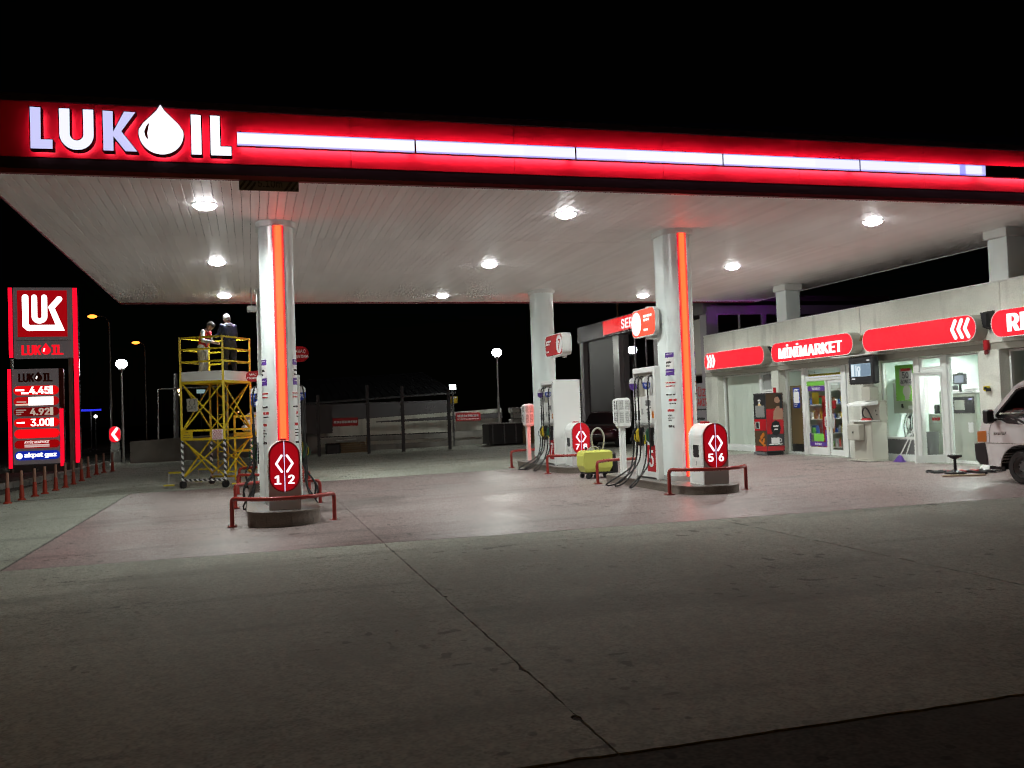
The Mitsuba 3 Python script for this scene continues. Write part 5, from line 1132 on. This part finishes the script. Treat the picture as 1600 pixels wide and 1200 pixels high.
def banner(x0, x1, y, z0, z1, lines, label):
    k = thing('wall_banner', label, 'banner', None); add(k, 'sheet', bb(x0, x1, y - .02, y, z0, z1), M_redink)
    r = np.random.default_rng(int(x0 * 10)); 
    for zz, h in lines:
        ms, u = [], x0 + .08
        while u < x1 - .1:
            w = .07 + .09 * r.random(); ms.append(bb(u, min(u + w, x1 - .05), y - .026, y - .02, zz, zz + h)); u += w + .03
        add(k, 'print_line', ms, M_sign)
banner(3.95, 5.25, 48.38, 1.38, 1.80, ((1.53, .12),), 'dim red banner on the pale wall behind the left pumps')
banner(10.4, 11.75, 48.52, 1.42, 1.84, ((1.62, .13), (1.48, .07)), 'red banner on the pale wall left of the tall yard lamp')
fn = thing('dark_steel_fence', 'dark steel posts with one low rail standing in front of the pale wall', 'fence')
for x, zt in ((3.0, 2.9), (5.3, 3.3), (6.95, 3.2), (9.2, 3.0)):
    add(fn, 'post', bb(x - .07, x + .07, 44.4, 44.54, gz(x) - .02, zt), M_fence)
add(fn, 'rail', bb(3.08, 9.12, 44.44, 44.49, .9, .95), M_fence)
k = thing('dark_panel_screen', 'dark screen panel at the left end of the pale wall', 'screen'); add(k, 'panel', bb(1.2, 3.9, 47.6, 47.68, 1.05, 2.5), M_darkwall); add(k, 'post', bb(2.55, 2.66, 47.69, 47.79, -.02, 2.5), M_darkwall); add(k, 'post', bb(1.25, 1.36, 47.69, 47.79, -.02, 2.5), M_darkwall)
k = thing('shed_roof', 'grey ribbed roof of a low shed beyond the pale wall', 'shed'); add(k, 'roof', hull([(2.0, 52, 2.65), (11.2, 52, 3.05), (2.0, 58, 4.1), (10.4, 58, 4.5), (2.0, 52, 2.55), (11.2, 52, 2.95)]), M_black)
add(k, 'rib', [bar((2.2 + i * .45, 51.98, 2.68 + i * .0196), (2.2 + i * .42, 58, 4.13 + i * .0182), .05, .04) for i in range(20)], M_black); add(k, 'wall', bb(2.3, 11, 52.3, 57.5, -.1, 2.6), M_darkwall)
k = thing('scrap_heap', 'low heap of boards with a pale sheet at the foot of the wall', 'heap')
add(k, 'pale_sheet', bar((4.05, 47.2, .68), (5.0, 47.15, .72), .8, .03), M_white2); add(k, 'board', [bar((4.0, 47.0 + i * .2, .1 + .1 * i), (5.5, 47.1 + i * .1, .12 + .1 * i), .22, .07) for i in range(5)], M_brownbox); add(k, 'dark_box', cbox(3.5, 4.2, 46.8, 47.5, 0, .55, .05), M_black); add(k, 'post', bb(5.5, 5.65, 47.0, 47.15, 0, .8), M_brownbox)
k = thing('dark_container', 'dark steel skip beside the tall yard lamp', 'container'); add(k, 'body', cbox(11.35, 13.1, 45.2, 46.6, gz(12) + .05, 1.22, .03), M_black); add(k, 'rim', cbox(11.3, 13.15, 45.15, 46.65, 1.22, 1.28, .01), M_grey); add(k, 'end_rib', bb(11.5, 11.56, 45.14, 45.2, gz(12) + .05, 1.22), M_dgrey); add(k, 'end_rib', bb(12.1, 12.16, 45.14, 45.2, gz(12) + .05, 1.22), M_dgrey); add(k, 'end_rib', bb(12.7, 12.76, 45.14, 45.2, gz(12) + .05, 1.22), M_dgrey)
k = thing('brown_crate', 'brown wooden crate right of the dark skip', 'crate'); add(k, 'slat', [bb(13.35, 14.5, 45.4, 45.44, z, z + .2) for z in (.2, .43, .66, .89)], M_brownbox); add(k, 'corner', [bb(x, x + .08, 45.441, 46.4, gz(13), 1.15) for x in (13.35, 14.42)], M_brownbox); add(k, 'top', bb(13.3, 14.55, 45.38, 46.4, 1.152, 1.19), M_brownbox)
k = thing('grey_meter_box', 'small pale box on the brown crate by the yard wall', 'box'); add(k, 'body', cbox(13.5, 14.05, 45.7, 46.0, 1.192, 1.72, .02), M_grey)
k = thing('stone_wall', 'rough dark stone wall at the right end of the yard', 'wall')
for r_ in range(7):
    x = 13.2 + .1 * (r_ % 2)
    while x < 17.6:
        w = .5 + .5 * rng.random(); d = .05 * rng.random()
        add(k, 'stone', cbox(x, x + w - .03, 47.6 - d, 48.2, -.05 + r_ * .30, -.05 + r_ * .30 + .28, .03), 'material_rough_wall'); x += w
# ------------------------------------------------------------------ small road sign with arrow
k = thing('arrow_sign', 'small red lit sign with a white left arrow on a stone pedestal', 'sign'); ax_, ay = -6.85, 52.5
add(k, 'pedestal', cbox(ax_ - .24, ax_ + .24, ay - .1, ay + .3, -.1, .55, .03), 'material_rough_wall'); add(k, 'stem', cbox(ax_ - .22, ax_ + .22, ay - .02, ay + .18, .55, .95, .01), M_grey)
add(k, 'casing', prism(at(stadium(.58, .86), ax_, 1.36), .14, (0, ay + .08, 0), **S_), M_grey, 35); add(k, 'lit_face', flat(at(stadium(.54, .82), ax_, 1.36), (0, ay - .064, 0), **S_), M_redpanel, emit=(1.0, .006, .02)); add(k, 'arrow', prism(stroke([(ax_ + .10, 1.64), (ax_ - .10, 1.36), (ax_ + .10, 1.08)], .15), .01, (0, ay - .065, 0), **S_), M_emit, emit=(1.6, 1.5, 1.5))
# ------------------------------------------------------------------ yard and street lamps
def globe(x, y, z, label, e, r=.28, pole=True):
    k = thing('yard_lamp', label, 'lamp')
    add(k, 'pole', [tube((x, y, gz(x) - .02), (x, y, z * .5), .07, 10), tube((x, y, z * .5), (x, y, z - r * .8), .05, 10)], M_steel, 40); add(k, 'collar', tube((x, y, z * .5 - .06), (x, y, z * .5 + .06), .085, 10), M_steel, 40)
    add(k, 'neck', lathe([(.05, -r - .08), (.12, -r - .02), (.13, -r * .75), (0, -r * .75)], (x, y, z), 14), M_grey, 40)
    add(k, 'globe', sphere((x, y, z), r, 2, (1, 1, .85)), M_emit, True, emit=e)
globe(-6.15, 50.0, 4.87, 'tall yard lamp with white glowing head behind the small arrow sign', (120, 126, 114))
globe(12.50, 47.5, 4.95, 'tall yard lamp with white glowing head right of the red banner', (210, 216, 196), .27)
def sodium(x, y, z, ax, label, e=(60, 24, 3.5), hz=None):
    k = thing('street_lamp', label, 'street lamp')
    add(k, 'pole', sweep([(x, y, -.2), (x, y, z * .6), (x, y, z - .6)], [.12, .10, .07], 10), M_steel, 40)
    hx = x + ax
    add(k, 'arm', sweep(spline([(x, y, z - .65), (x + ax * .2, y, z - .15), (hx - .25 * np.sign(ax), y, z + .06)], 12), .045, 8), M_steel, 40)
    add(k, 'head', hull([(hx - .35, y - .12, z + .06), (hx - .35, y + .12, z + .06), (hx + .35, y - .12, z + .04), (hx + .35, y + .12, z + .04), (hx - .3, y - .08, z + .18), (hx - .3, y + .08, z + .18), (hx + .2, y - .08, z + .16), (hx + .2, y + .08, z + .16)]), M_grey)
    add(k, 'lamp_bowl', sphere((hx, y, z), .25 if y < 50 else .34, 2, (1.2, .7, .5)), M_emit, True, emit=e)
sodium(-12.0, 90, 11.6, -1.4, 'orange street lamp far behind the price sign, upper one', (4, .85, .10))
sodium(-10.9, 108, 10.7, -.9, 'orange street lamp far behind the price sign, lower one', (4, .85, .10))
sodium(-17.0, 6.0, 9.5, 2.2, 'orange street lamp outside the photo on the left', (330, 150, 26))
sodium(4.2, -16.0, 13.5, -1.5, 'orange street lamp behind the photographer', (300, 140, 22))
# small distant lights, each on its own post
def far_light(x, y, z, r, e, label, w=None):
    k = thing('distant_lamp', label, 'lamp'); add(k, 'post', tube((x, y, -.2), (x, y, z - r), .05, 6), M_dgrey)
    add(k, 'head', sphere((x, y, z), r, 2) if not w else cbox(x - w / 2, x + w / 2, y - .05, y + .05, z - r, z + r, .01), M_emit, bool(not w), emit=e)
far_light(-15.1, 90, 3.4, .22, (9, 9, 8.5), 'white distant light right of the price sign at pump height'); far_light(-13.3, 90, 2.7, .15, (5, 5, 4.8), 'small white distant light below the blue strip')
far_light(-13.75, 90.5, 3.28, .09, (.02, .03, .8), 'blue distant light strip', 1.7)
far_light(-6.35, 90, 4.85, .2, (14, 8, 4), 'distant warm white light beside the scaffold platform edge'); far_light(10.15, 47.9, 3.2, .14, (2.2, 2.6, 2.4), 'small white light standing above the pale wall', .36)
far_light(-9.0, 130, 5.6, .12, (1.2, 1.1, .9), 'faint distant light above the low concrete wall'); far_light(-1.5, 120, 3.0, .10, (1.4, .7, .3), 'faint warm distant light seen through the scaffold')
k = thing('exit_sign', 'small pale teal lit sign seen through the scaffold', 'sign'); add(k, 'face', cbox(-4.75, -4.0, 89.9, 90.0, 4.5, 4.85, .01), M_emit, emit=(.20, .30, .30)); add(k, 'post', tube((-4.4, 90.1, -.2), (-4.4, 90.1, 4.9), .06, 6), M_dgrey)
k = thing('yellow_warning_plate', 'yellow plate on a post above the pale wall', 'sign'); add(k, 'plate', cbox(9.85, 10.4, 47.95, 47.98, 2.36, 2.72, .006), M_yellow); add(k, 'white_band', bb(9.88, 10.37, 47.943, 47.949, 2.62, 2.69), M_sign); add(k, 'post', tube((10.15, 48.02, -.1), (10.15, 48.02, 2.72), .03, 6), M_grey)
k = thing('goal_frame', 'thin pale pipe frame standing above the concrete wall left of the scaffold', 'frame'); add(k, 'pipe', sweep(smooth_path([(-4.5, 49.8, 0), (-4.45, 49.8, 3.55), (-1.2, 49.8, 3.62), (-1.2, 49.8, 0)], .1, 4), .035, 8), M_steel, 60)
k = thing('plain_mast', 'grey mast between the pipe frame and the scaffold', 'mast'); add(k, 'shaft', sweep([(-3.75, 51, 0), (-3.7, 51, 4.3)], [.14, .10], 8), M_dgrey); add(k, 'cap', sphere((-3.7, 51, 4.3), .11, 1), M_dgrey)
# ------------------------------------------------------------------ yellow scaffold tower
sc_ = thing('scaffold_tower', 'yellow rolling scaffold tower with railed platform under the canopy edge', 'scaffold')
sN = np.array([-.73, 27.2]); sa = np.array([-.866, .5]); sb_ = np.array([.5, .866]); LA, LB = 1.34, 1.45
def sp(u, v, z): p = sN + sa * LA * u + sb_ * LB * v; return np.array([p[0], p[1], z])
YP = 'material_yellow_paint'
cr = [(0, 0), (1, 0), (1, 1), (0, 1)]
for u, v in cr:
    add(sc_, 'striped_leg', bar(sp(u, v, .17), sp(u, v, 1.32), .07), 'material_hazard_stripe')
    add(sc_, 'upright', bar(sp(u, v, 1.32), sp(u, v, 4.22), .06), YP)
    w = add(sc_, 'wheel_fork', bar(sp(u, v, .10) + [.03, 0, 0], sp(u, v, .18), .05, .07), M_black)
    p = sp(u, v, .10); p[2] = gz(p[0]) + .10
    add(w, 'wheel', tube(p + [-.03, .03, 0], p + [.03, -.03, 0], .10, 16), M_rubber)
ring = list(zip(cr, cr[1:] + cr[:1]))
for (a, b) in ring:
    for z in (4.19, 3.86, 3.51): add(sc_, 'guard_bar', bar(sp(*a, z), sp(*b, z), .045, .05), YP)
    add(sc_, 'toe_board', bar(sp(*a, 3.10), sp(*b, 3.10), .03, .27), M_white2)
    add(sc_, 'deck_beam', bar(sp(*a, 2.93), sp(*b, 2.93), .05, .07), YP)
    add(sc_, 'mid_beam', bar(sp(*a, 1.58), sp(*b, 1.58), .05, .05), YP); add(sc_, 'lower_beam', bar(sp(*a, 1.33), sp(*b, 1.33), .05, .05), YP)
    a_, b_ = np.array(a) * .97 + .015, np.array(b) * .97 + .015
    for z0, z1 in ((1.60, 2.90), (.30, 1.31)):
        add(sc_, 'brace', bar(sp(*a_, z0), sp(*b_, z1), .035), YP); 
        a2, b2 = np.array(a) * .94 + .03, np.array(b) * .94 + .03
        add(sc_, 'brace', bar(sp(*a2, z1), sp(*b2, z0), .035), YP)
add(sc_, 'striped_foot_bar', bar(sp(0, 0, .20), sp(1, 0, .20), .06), 'material_hazard_stripe'); add(sc_, 'foot_bar', bar(sp(0, 1, .20), sp(1, 1, .20), .05), YP)
deckp = [sp(u, v, z) for u in (.02, .98) for v in (.02, .98) for z in (2.965, 3.0)]; add(sc_, 'deck', hull(deckp), M_wood)
for u in (.25, .75):
    add(sc_, 'ladder_rail', bar(sp(u * .5 + .3, .75, .3), sp(u * .5 + .3, .80, 2.92), .035), YP)
add(sc_, 'ladder_rung', [bar(sp(.425, .75 + .05 * i / 9, .4 + i * .27), sp(.675, .75 + .05 * i / 9, .4 + i * .27), .025) for i in range(10)], YP)
Nw = np.array([-.5, -.866, 0])
O = sp(.72, 0, 2.30) + Nw * .03; U_ = np.array([.866, -.5, 0])
kk_ = add(sc_, 'name_plate', prism(rrect(.34, .36, .01), .01, O, U_, Z), M_beige)
add(kk_, 'lettering', text('SAY', .10, O - Z * .13, U_, Z, align='c', depth=.003, off=.011), M_ink); add(kk_, 'emblem', prism(at(Point(0, 0).buffer(.10).difference(Point(0, 0).buffer(.075)).difference(sbox(-.04, -.2, .04, .2)), 0, .07), .003, O, U_, Z, off=.011), M_ink)
O = sp(.86, 0, 1.46) + Nw * .035; kk_ = add(sc_, 'yellow_plate', prism(rrect(.36, .30, .01), .01, O, U_, Z), M_yellow)
add(kk_, 'print_line', [prism(at(stadium(w, .02), 0, z), .003, O, U_, Z, off=.011) for w, z in ((.10, .08), (.22, 0), (.22, -.06))], M_brownbox)
O = sp(.14, 0, 1.46) + Nw * .035; kk_ = add(sc_, 'striped_plate', prism(rrect(.34, .28, .01), .01, O, U_, Z), M_sign)
add(kk_, 'stripe', [prism(Polygon([(x, -.13), (x + .02, -.13), (x + .07, -.05), (x + .05, -.05)]), .002, O + Z * dz, U_, Z, off=.011) for x in np.arange(-.16, .1, .05) for dz in (0, .09, .18)], M_redink)
for (u, v), d in zip(cr, ((.35, -.5), (1.3, .0), (.7, 1.3), (-.35, .5))):
    q = sp(u, v, .42); e = sp(u, v, .42) + np.array([*(sa * (.45 if u else -.35)), 0])
    o = add(sc_, 'outrigger', bar(q, e, .04), YP); add(o, 'screw', bar(e, e * [1, 1, 0] + Z * (gz(e[0]) + .1), .025), M_grey); add(o, 'pad', hull([e * [1, 1, 0] + [dx, dy, gz(e[0]) + z] for dx in (-.14, .14) for dy in (-.1, .1) for z in (.08, .11)]), YP)
# ------------------------------------------------------------------ white sack and yellow compressor behind the scaffold
k = thing('yellow_machine', 'yellow frame with grey white sacks behind the scaffold on the right', 'machine')
add(k, 'frame', [bar((.2 + a, 29.8 + b, 0.02), (.2 + a, 29.8 + b, 2.0), .06) for a in (-.7, .3) for b in (0, .7)] + [bar((-.5, 29.8 + b, z), (.5, 29.8 + b, z), .06) for b in (0, .7) for z in (1.38, 1.95, .9)], YP)
add(k, 'tray', bb(-.52, .52, 29.75, 30.55, 1.42, 1.46), YP)
for i in range(3):
    m = trimesh.creation.icosphere(3, 1.0); m.vertices = np.sign(m.vertices) * np.abs(m.vertices) ** .7; m.apply_scale((.36 - .02 * i, .32, .12)); m.vertices += (meshkit.noise(m.vertices * 9, i)[:, None] - .5) * .05; m.apply_translation((.05 + .05 * i, 30.1, 1.58 + .18 * i)); add(k, 'sack', m, M_white2, True)
# ------------------------------------------------------------------ two workers
def ball(c, r, n=3):
    v = trimesh.creation.icosphere(n - 1 if n > 1 else 1, 1.0).vertices
    return np.asarray(c) + v * r
def bones(segs, L=.03):
    parts = [m3.Manifold.hull_points(np.vstack([ball(a, ra), ball(b, rb)])) for a, ra, b, rb in segs]
    m = m3.Manifold.batch_boolean(parts, m3.OpType.Add).refine_to_length(L).to_mesh()
    t = trimesh.Trimesh(m.vert_properties[:, :3], m.tri_verts, process=True)
    trimesh.smoothing.filter_taubin(t, iterations=8); return t
def hand(w, d, side, up):
    """palm and five fingers as bone segments; w wrist, d direction of the fingers, side towards the thumb"""
    d = np.asarray(d, float) / np.linalg.norm(d); s = np.asarray(side, float); s = s - d * (s @ d); s /= np.linalg.norm(s); n = np.cross(d, s)
    if n @ np.asarray(up, float) < 0: n = -n
    out = [(w, .026, w + d * .05 + s * .022, .021), (w, .026, w + d * .05 - s * .026, .019), (w + d * .04 + s * .02, .018, w + d * .09 + s * .026, .015), (w + d * .04 - s * .02, .018, w + d * .085 - s * .03, .014), (w + d * .09 + s * .024, .015, w + d * .086 - s * .028, .014)]
    for i, l in enumerate((.072, .080, .074, .058)):
        b = w + d * .088 + s * (.027 - .019 * i); k1 = b + d * l * .5 - n * l * .12; k2 = k1 + d * l * .36 - n * l * .35
        out += [(b, .0105, k1, .0095), (k1, .0095, k2, .008)]
    t0 = w + d * .025 + s * .026; t1 = t0 + d * .035 + s * .03 - n * .012; out += [(t0, .015, t1, .011), (t1, .011, t1 + d * .032 + s * .004 - n * .012, .009)]
    return out
def person(name, label, base, yaw, lean, headtilt, arms, hscale, cols, stance=.12, turn=0.0):
    """standing figure: local +y forward, +x to its right"""
    k = thing(name, label, 'person')
    M = trimesh.transformations.translation_matrix(base) @ trimesh.transformations.rotation_matrix(yaw, Z) @ trimesh.transformations.scale_matrix(hscale)
    def tr(m): m = m.copy(); m.apply_transform(M); return m
    P = lambda *a: np.array(a, float)
    hip = P(0, 0, .93); ln = math.radians(lean)
    def tors(x, h, f=0.0): return hip + P(x, h * math.sin(ln) + f * math.cos(ln), h * math.cos(ln) - f * math.sin(ln))
    pel_l, pel_r = P(-.095, 0, .90), P(.095, 0, .90); kn_l, kn_r = P(-stance, .03, .50), P(stance, .02, .50); an_l, an_r = P(-stance - .01, -.02, .09), P(stance + .01, -.03, .09)
    chest, sh_l, sh_r, neck = tors(0, .36), tors(-.185, .50), tors(.185, .50), tors(0, .56)
    ht = math.radians(lean + headtilt); hd = neck + P(0, math.sin(ht), math.cos(ht)) * .16
    fw = P(math.sin(turn) * 1.0, math.cos(turn) * math.cos(ht), -math.sin(ht)); fw /= np.linalg.norm(fw); upv = P(0, math.sin(ht), math.cos(ht)); rt = np.cross(fw, upv); rt /= np.linalg.norm(rt); upv = np.cross(rt, fw)
    hp = lambda r, f, u: hd + rt * r + fw * f + upv * u
    legs = lambda e: [(pel_l, .100 + e, kn_l, .062 + e), (kn_l, .062 + e, an_l, .042 + e), (pel_r, .100 + e, kn_r, .062 + e), (kn_r, .062 + e, an_r, .042 + e)]
    torso = lambda e: [(pel_l, .10 + e, pel_r, .10 + e), (pel_l, .10 + e, tors(-.075, .20), .095 + e), (pel_r, .10 + e, tors(.075, .20), .095 + e), (tors(-.075, .20), .095 + e, tors(-.09, .40, .01), .105 + e), (tors(.075, .20), .095 + e, tors(.09, .40, .01), .105 + e), (tors(-.09, .40, .01), .105 + e, tors(.09, .40, .01), .105 + e), (tors(-.10, .44), .085 + e, tors(.10, .44), .085 + e), (tors(-.1, .42), .08 + e, sh_l, .055 + e), (tors(.1, .42), .08 + e, sh_r, .055 + e), (tors(0, .46), .075 + e, neck, .052 + e)]
    A = {}
    for s, sh in ((-1, sh_l), (1, sh_r)):
        el, wr = (P(*q) for q in arms[s]); A[s] = (sh, sh + el, sh + el + wr)
    arm = lambda e, cut=1.0: sum([[(A[s][0], .055 + e, A[s][1], .043 + e), (A[s][1], .043 + e, A[s][1] + (A[s][2] - A[s][1]) * cut, .030 + e)] for s in (-1, 1)], [])
    head = [(hp(0, 0, -.02), .082, hp(0, -.02, .045), .094), (hp(0, .02, -.06), .060, hp(0, .045, -.085), .036), (hp(0, .02, .03), .078, hp(0, .03, -.03), .070), (hp(0, .088, .0), .010, hp(0, .106, -.035), .014), (hp(-.03, .082, -.068), .010, hp(.03, .082, -.068), .010), (hp(0, .075, -.095), .022, hp(0, .06, -.09), .03), (hp(-.05, .07, .022), .012, hp(.05, .07, .022), .012)]
    for s in (-1, 1): head += [(hp(s * .086, -.01, .0), .016, hp(s * .090, -.02, -.045), .012)]
    segs = legs(-.01) + torso(-.012) + arm(-.008) + [(neck - P(0, 0, .02), .052, hp(0, -.01, -.05), .055)] + head
    for s in (-1, 1):
        d = A[s][2] - A[s][1]; side = P(-s * .6, .7, .25); segs += hand(A[s][2], d, side, (0, -.2, 1)); A[s] = (*A[s], d)
    for a, s in ((an_l, -1), (an_r, 1)): segs += [(a - P(0, .03, .03), .04, a + P(s * .02, .13, -.05), .032)]
    add(k, 'body', tr(bones(segs, .022)), M_skin, True)
    add(k, 'eyes', tr(cat_([sphere(hp(s * .032, .088, .006), .010, 1) for s in (-1, 1)])), M_ink, True)
    add(k, 'trousers', tr(bones(legs(.014) + [(pel_l, .114, pel_r, .114), (P(-.06, 0, .98), .115, P(.06, 0, .98), .115)], .03)), cols['trousers'], True)
    add(k, 'shirt', tr(bones(torso(.010) + arm(.012, .93), .03)), cols['shirt'], True)
    if 'vest' in cols: add(k, 'vest', tr(bones([(a, ra + .012, b, rb + .012) for a, ra, b, rb in torso(.010)[3:8]] + [(tors(-.07, .12), .118, tors(.07, .12), .118), (tors(-.07, .12), .118, tors(-.08, .3), .118), (tors(.07, .12), .118, tors(.08, .3), .118), (tors(-.09, .46), .078, tors(-.13, .49), .070), (tors(.09, .46), .078, tors(.13, .49), .070)], .03)), cols['vest'], True)
    if 'yoke' in cols: add(k, 'yoke', tr(bones([(tors(-.10, .50, -.012), .062, tors(.10, .50, -.012), .062), (tors(-.12, .50, -.01), .060, tors(-.18, .515, -.0), .058), (tors(.12, .50, -.01), .060, tors(.18, .515, -.0), .058)], .03)), cols['yoke'], True)  # pale layer that paints the overhead lamp light onto the shoulders
    if 'collar' in cols: add(k, 'hood_collar', tr(bones([(tors(-.05, .545, -.04), .058, tors(.05, .545, -.04), .058), (tors(-.06, .56, .02), .045, tors(.06, .56, .02), .045)], .025)), cols['yoke'], True)
    if 'front' in cols: add(k, 'vest_front', tr(bones([(tors(.03, .42, .098), .028, tors(.04, .15, .112), .026), (tors(.08, .42, .09), .025, tors(.08, .18, .10), .025)], .02)), cols['front'], True)
    add(k, 'hair', tr(bones([(hp(0, -.03, .055), .094, hp(0, -.045, .0), .090), (hp(0, .015, .075), .080, hp(0, -.03, .06), .092)] + [(hp(s * .06, -.02, .05), .04, hp(s * .072, -.03, -.02), .028) for s in (-1, 1)], .022)), cols['hair'], True)
    add(k, 'shoes', tr(bones([(a - P(0, .045, .045), .046, a + P(s * .022, .15, -.055), .038) for a, s in ((an_l, -1), (an_r, 1))], .025)), M_shoe, True)
    return k
p1 = sp(.74, .40, 3.0); p2 = sp(.17, .52, 3.0)
person('person', 'worker in red vest and pale blue shirt looking down on the scaffold platform', p1, math.radians(-115), 14, 38, {-1: ((-.07, .05, -.27), (.10, .22, -.06)), 1: ((.09, .03, -.28), (-.06, .23, -.02))}, .98,
       dict(trousers=M_trouser, shirt=M_shirt, vest=M_vest, front=M_paleblue, hair=M_hair))
person('person', 'worker in navy jacket with a pale lamp highlight painted on the shoulders standing with his back turned on the scaffold', p2, math.radians(28), 6, 22, {-1: ((-.06, .10, -.26), (.03, .24, .02)), 1: ((.07, .10, -.26), (-.03, .24, .02))}, 1.07,
       dict(trousers=M_darktr, shirt=M_navy, yoke=M_paleblue, collar=1, hair=M_hair2))
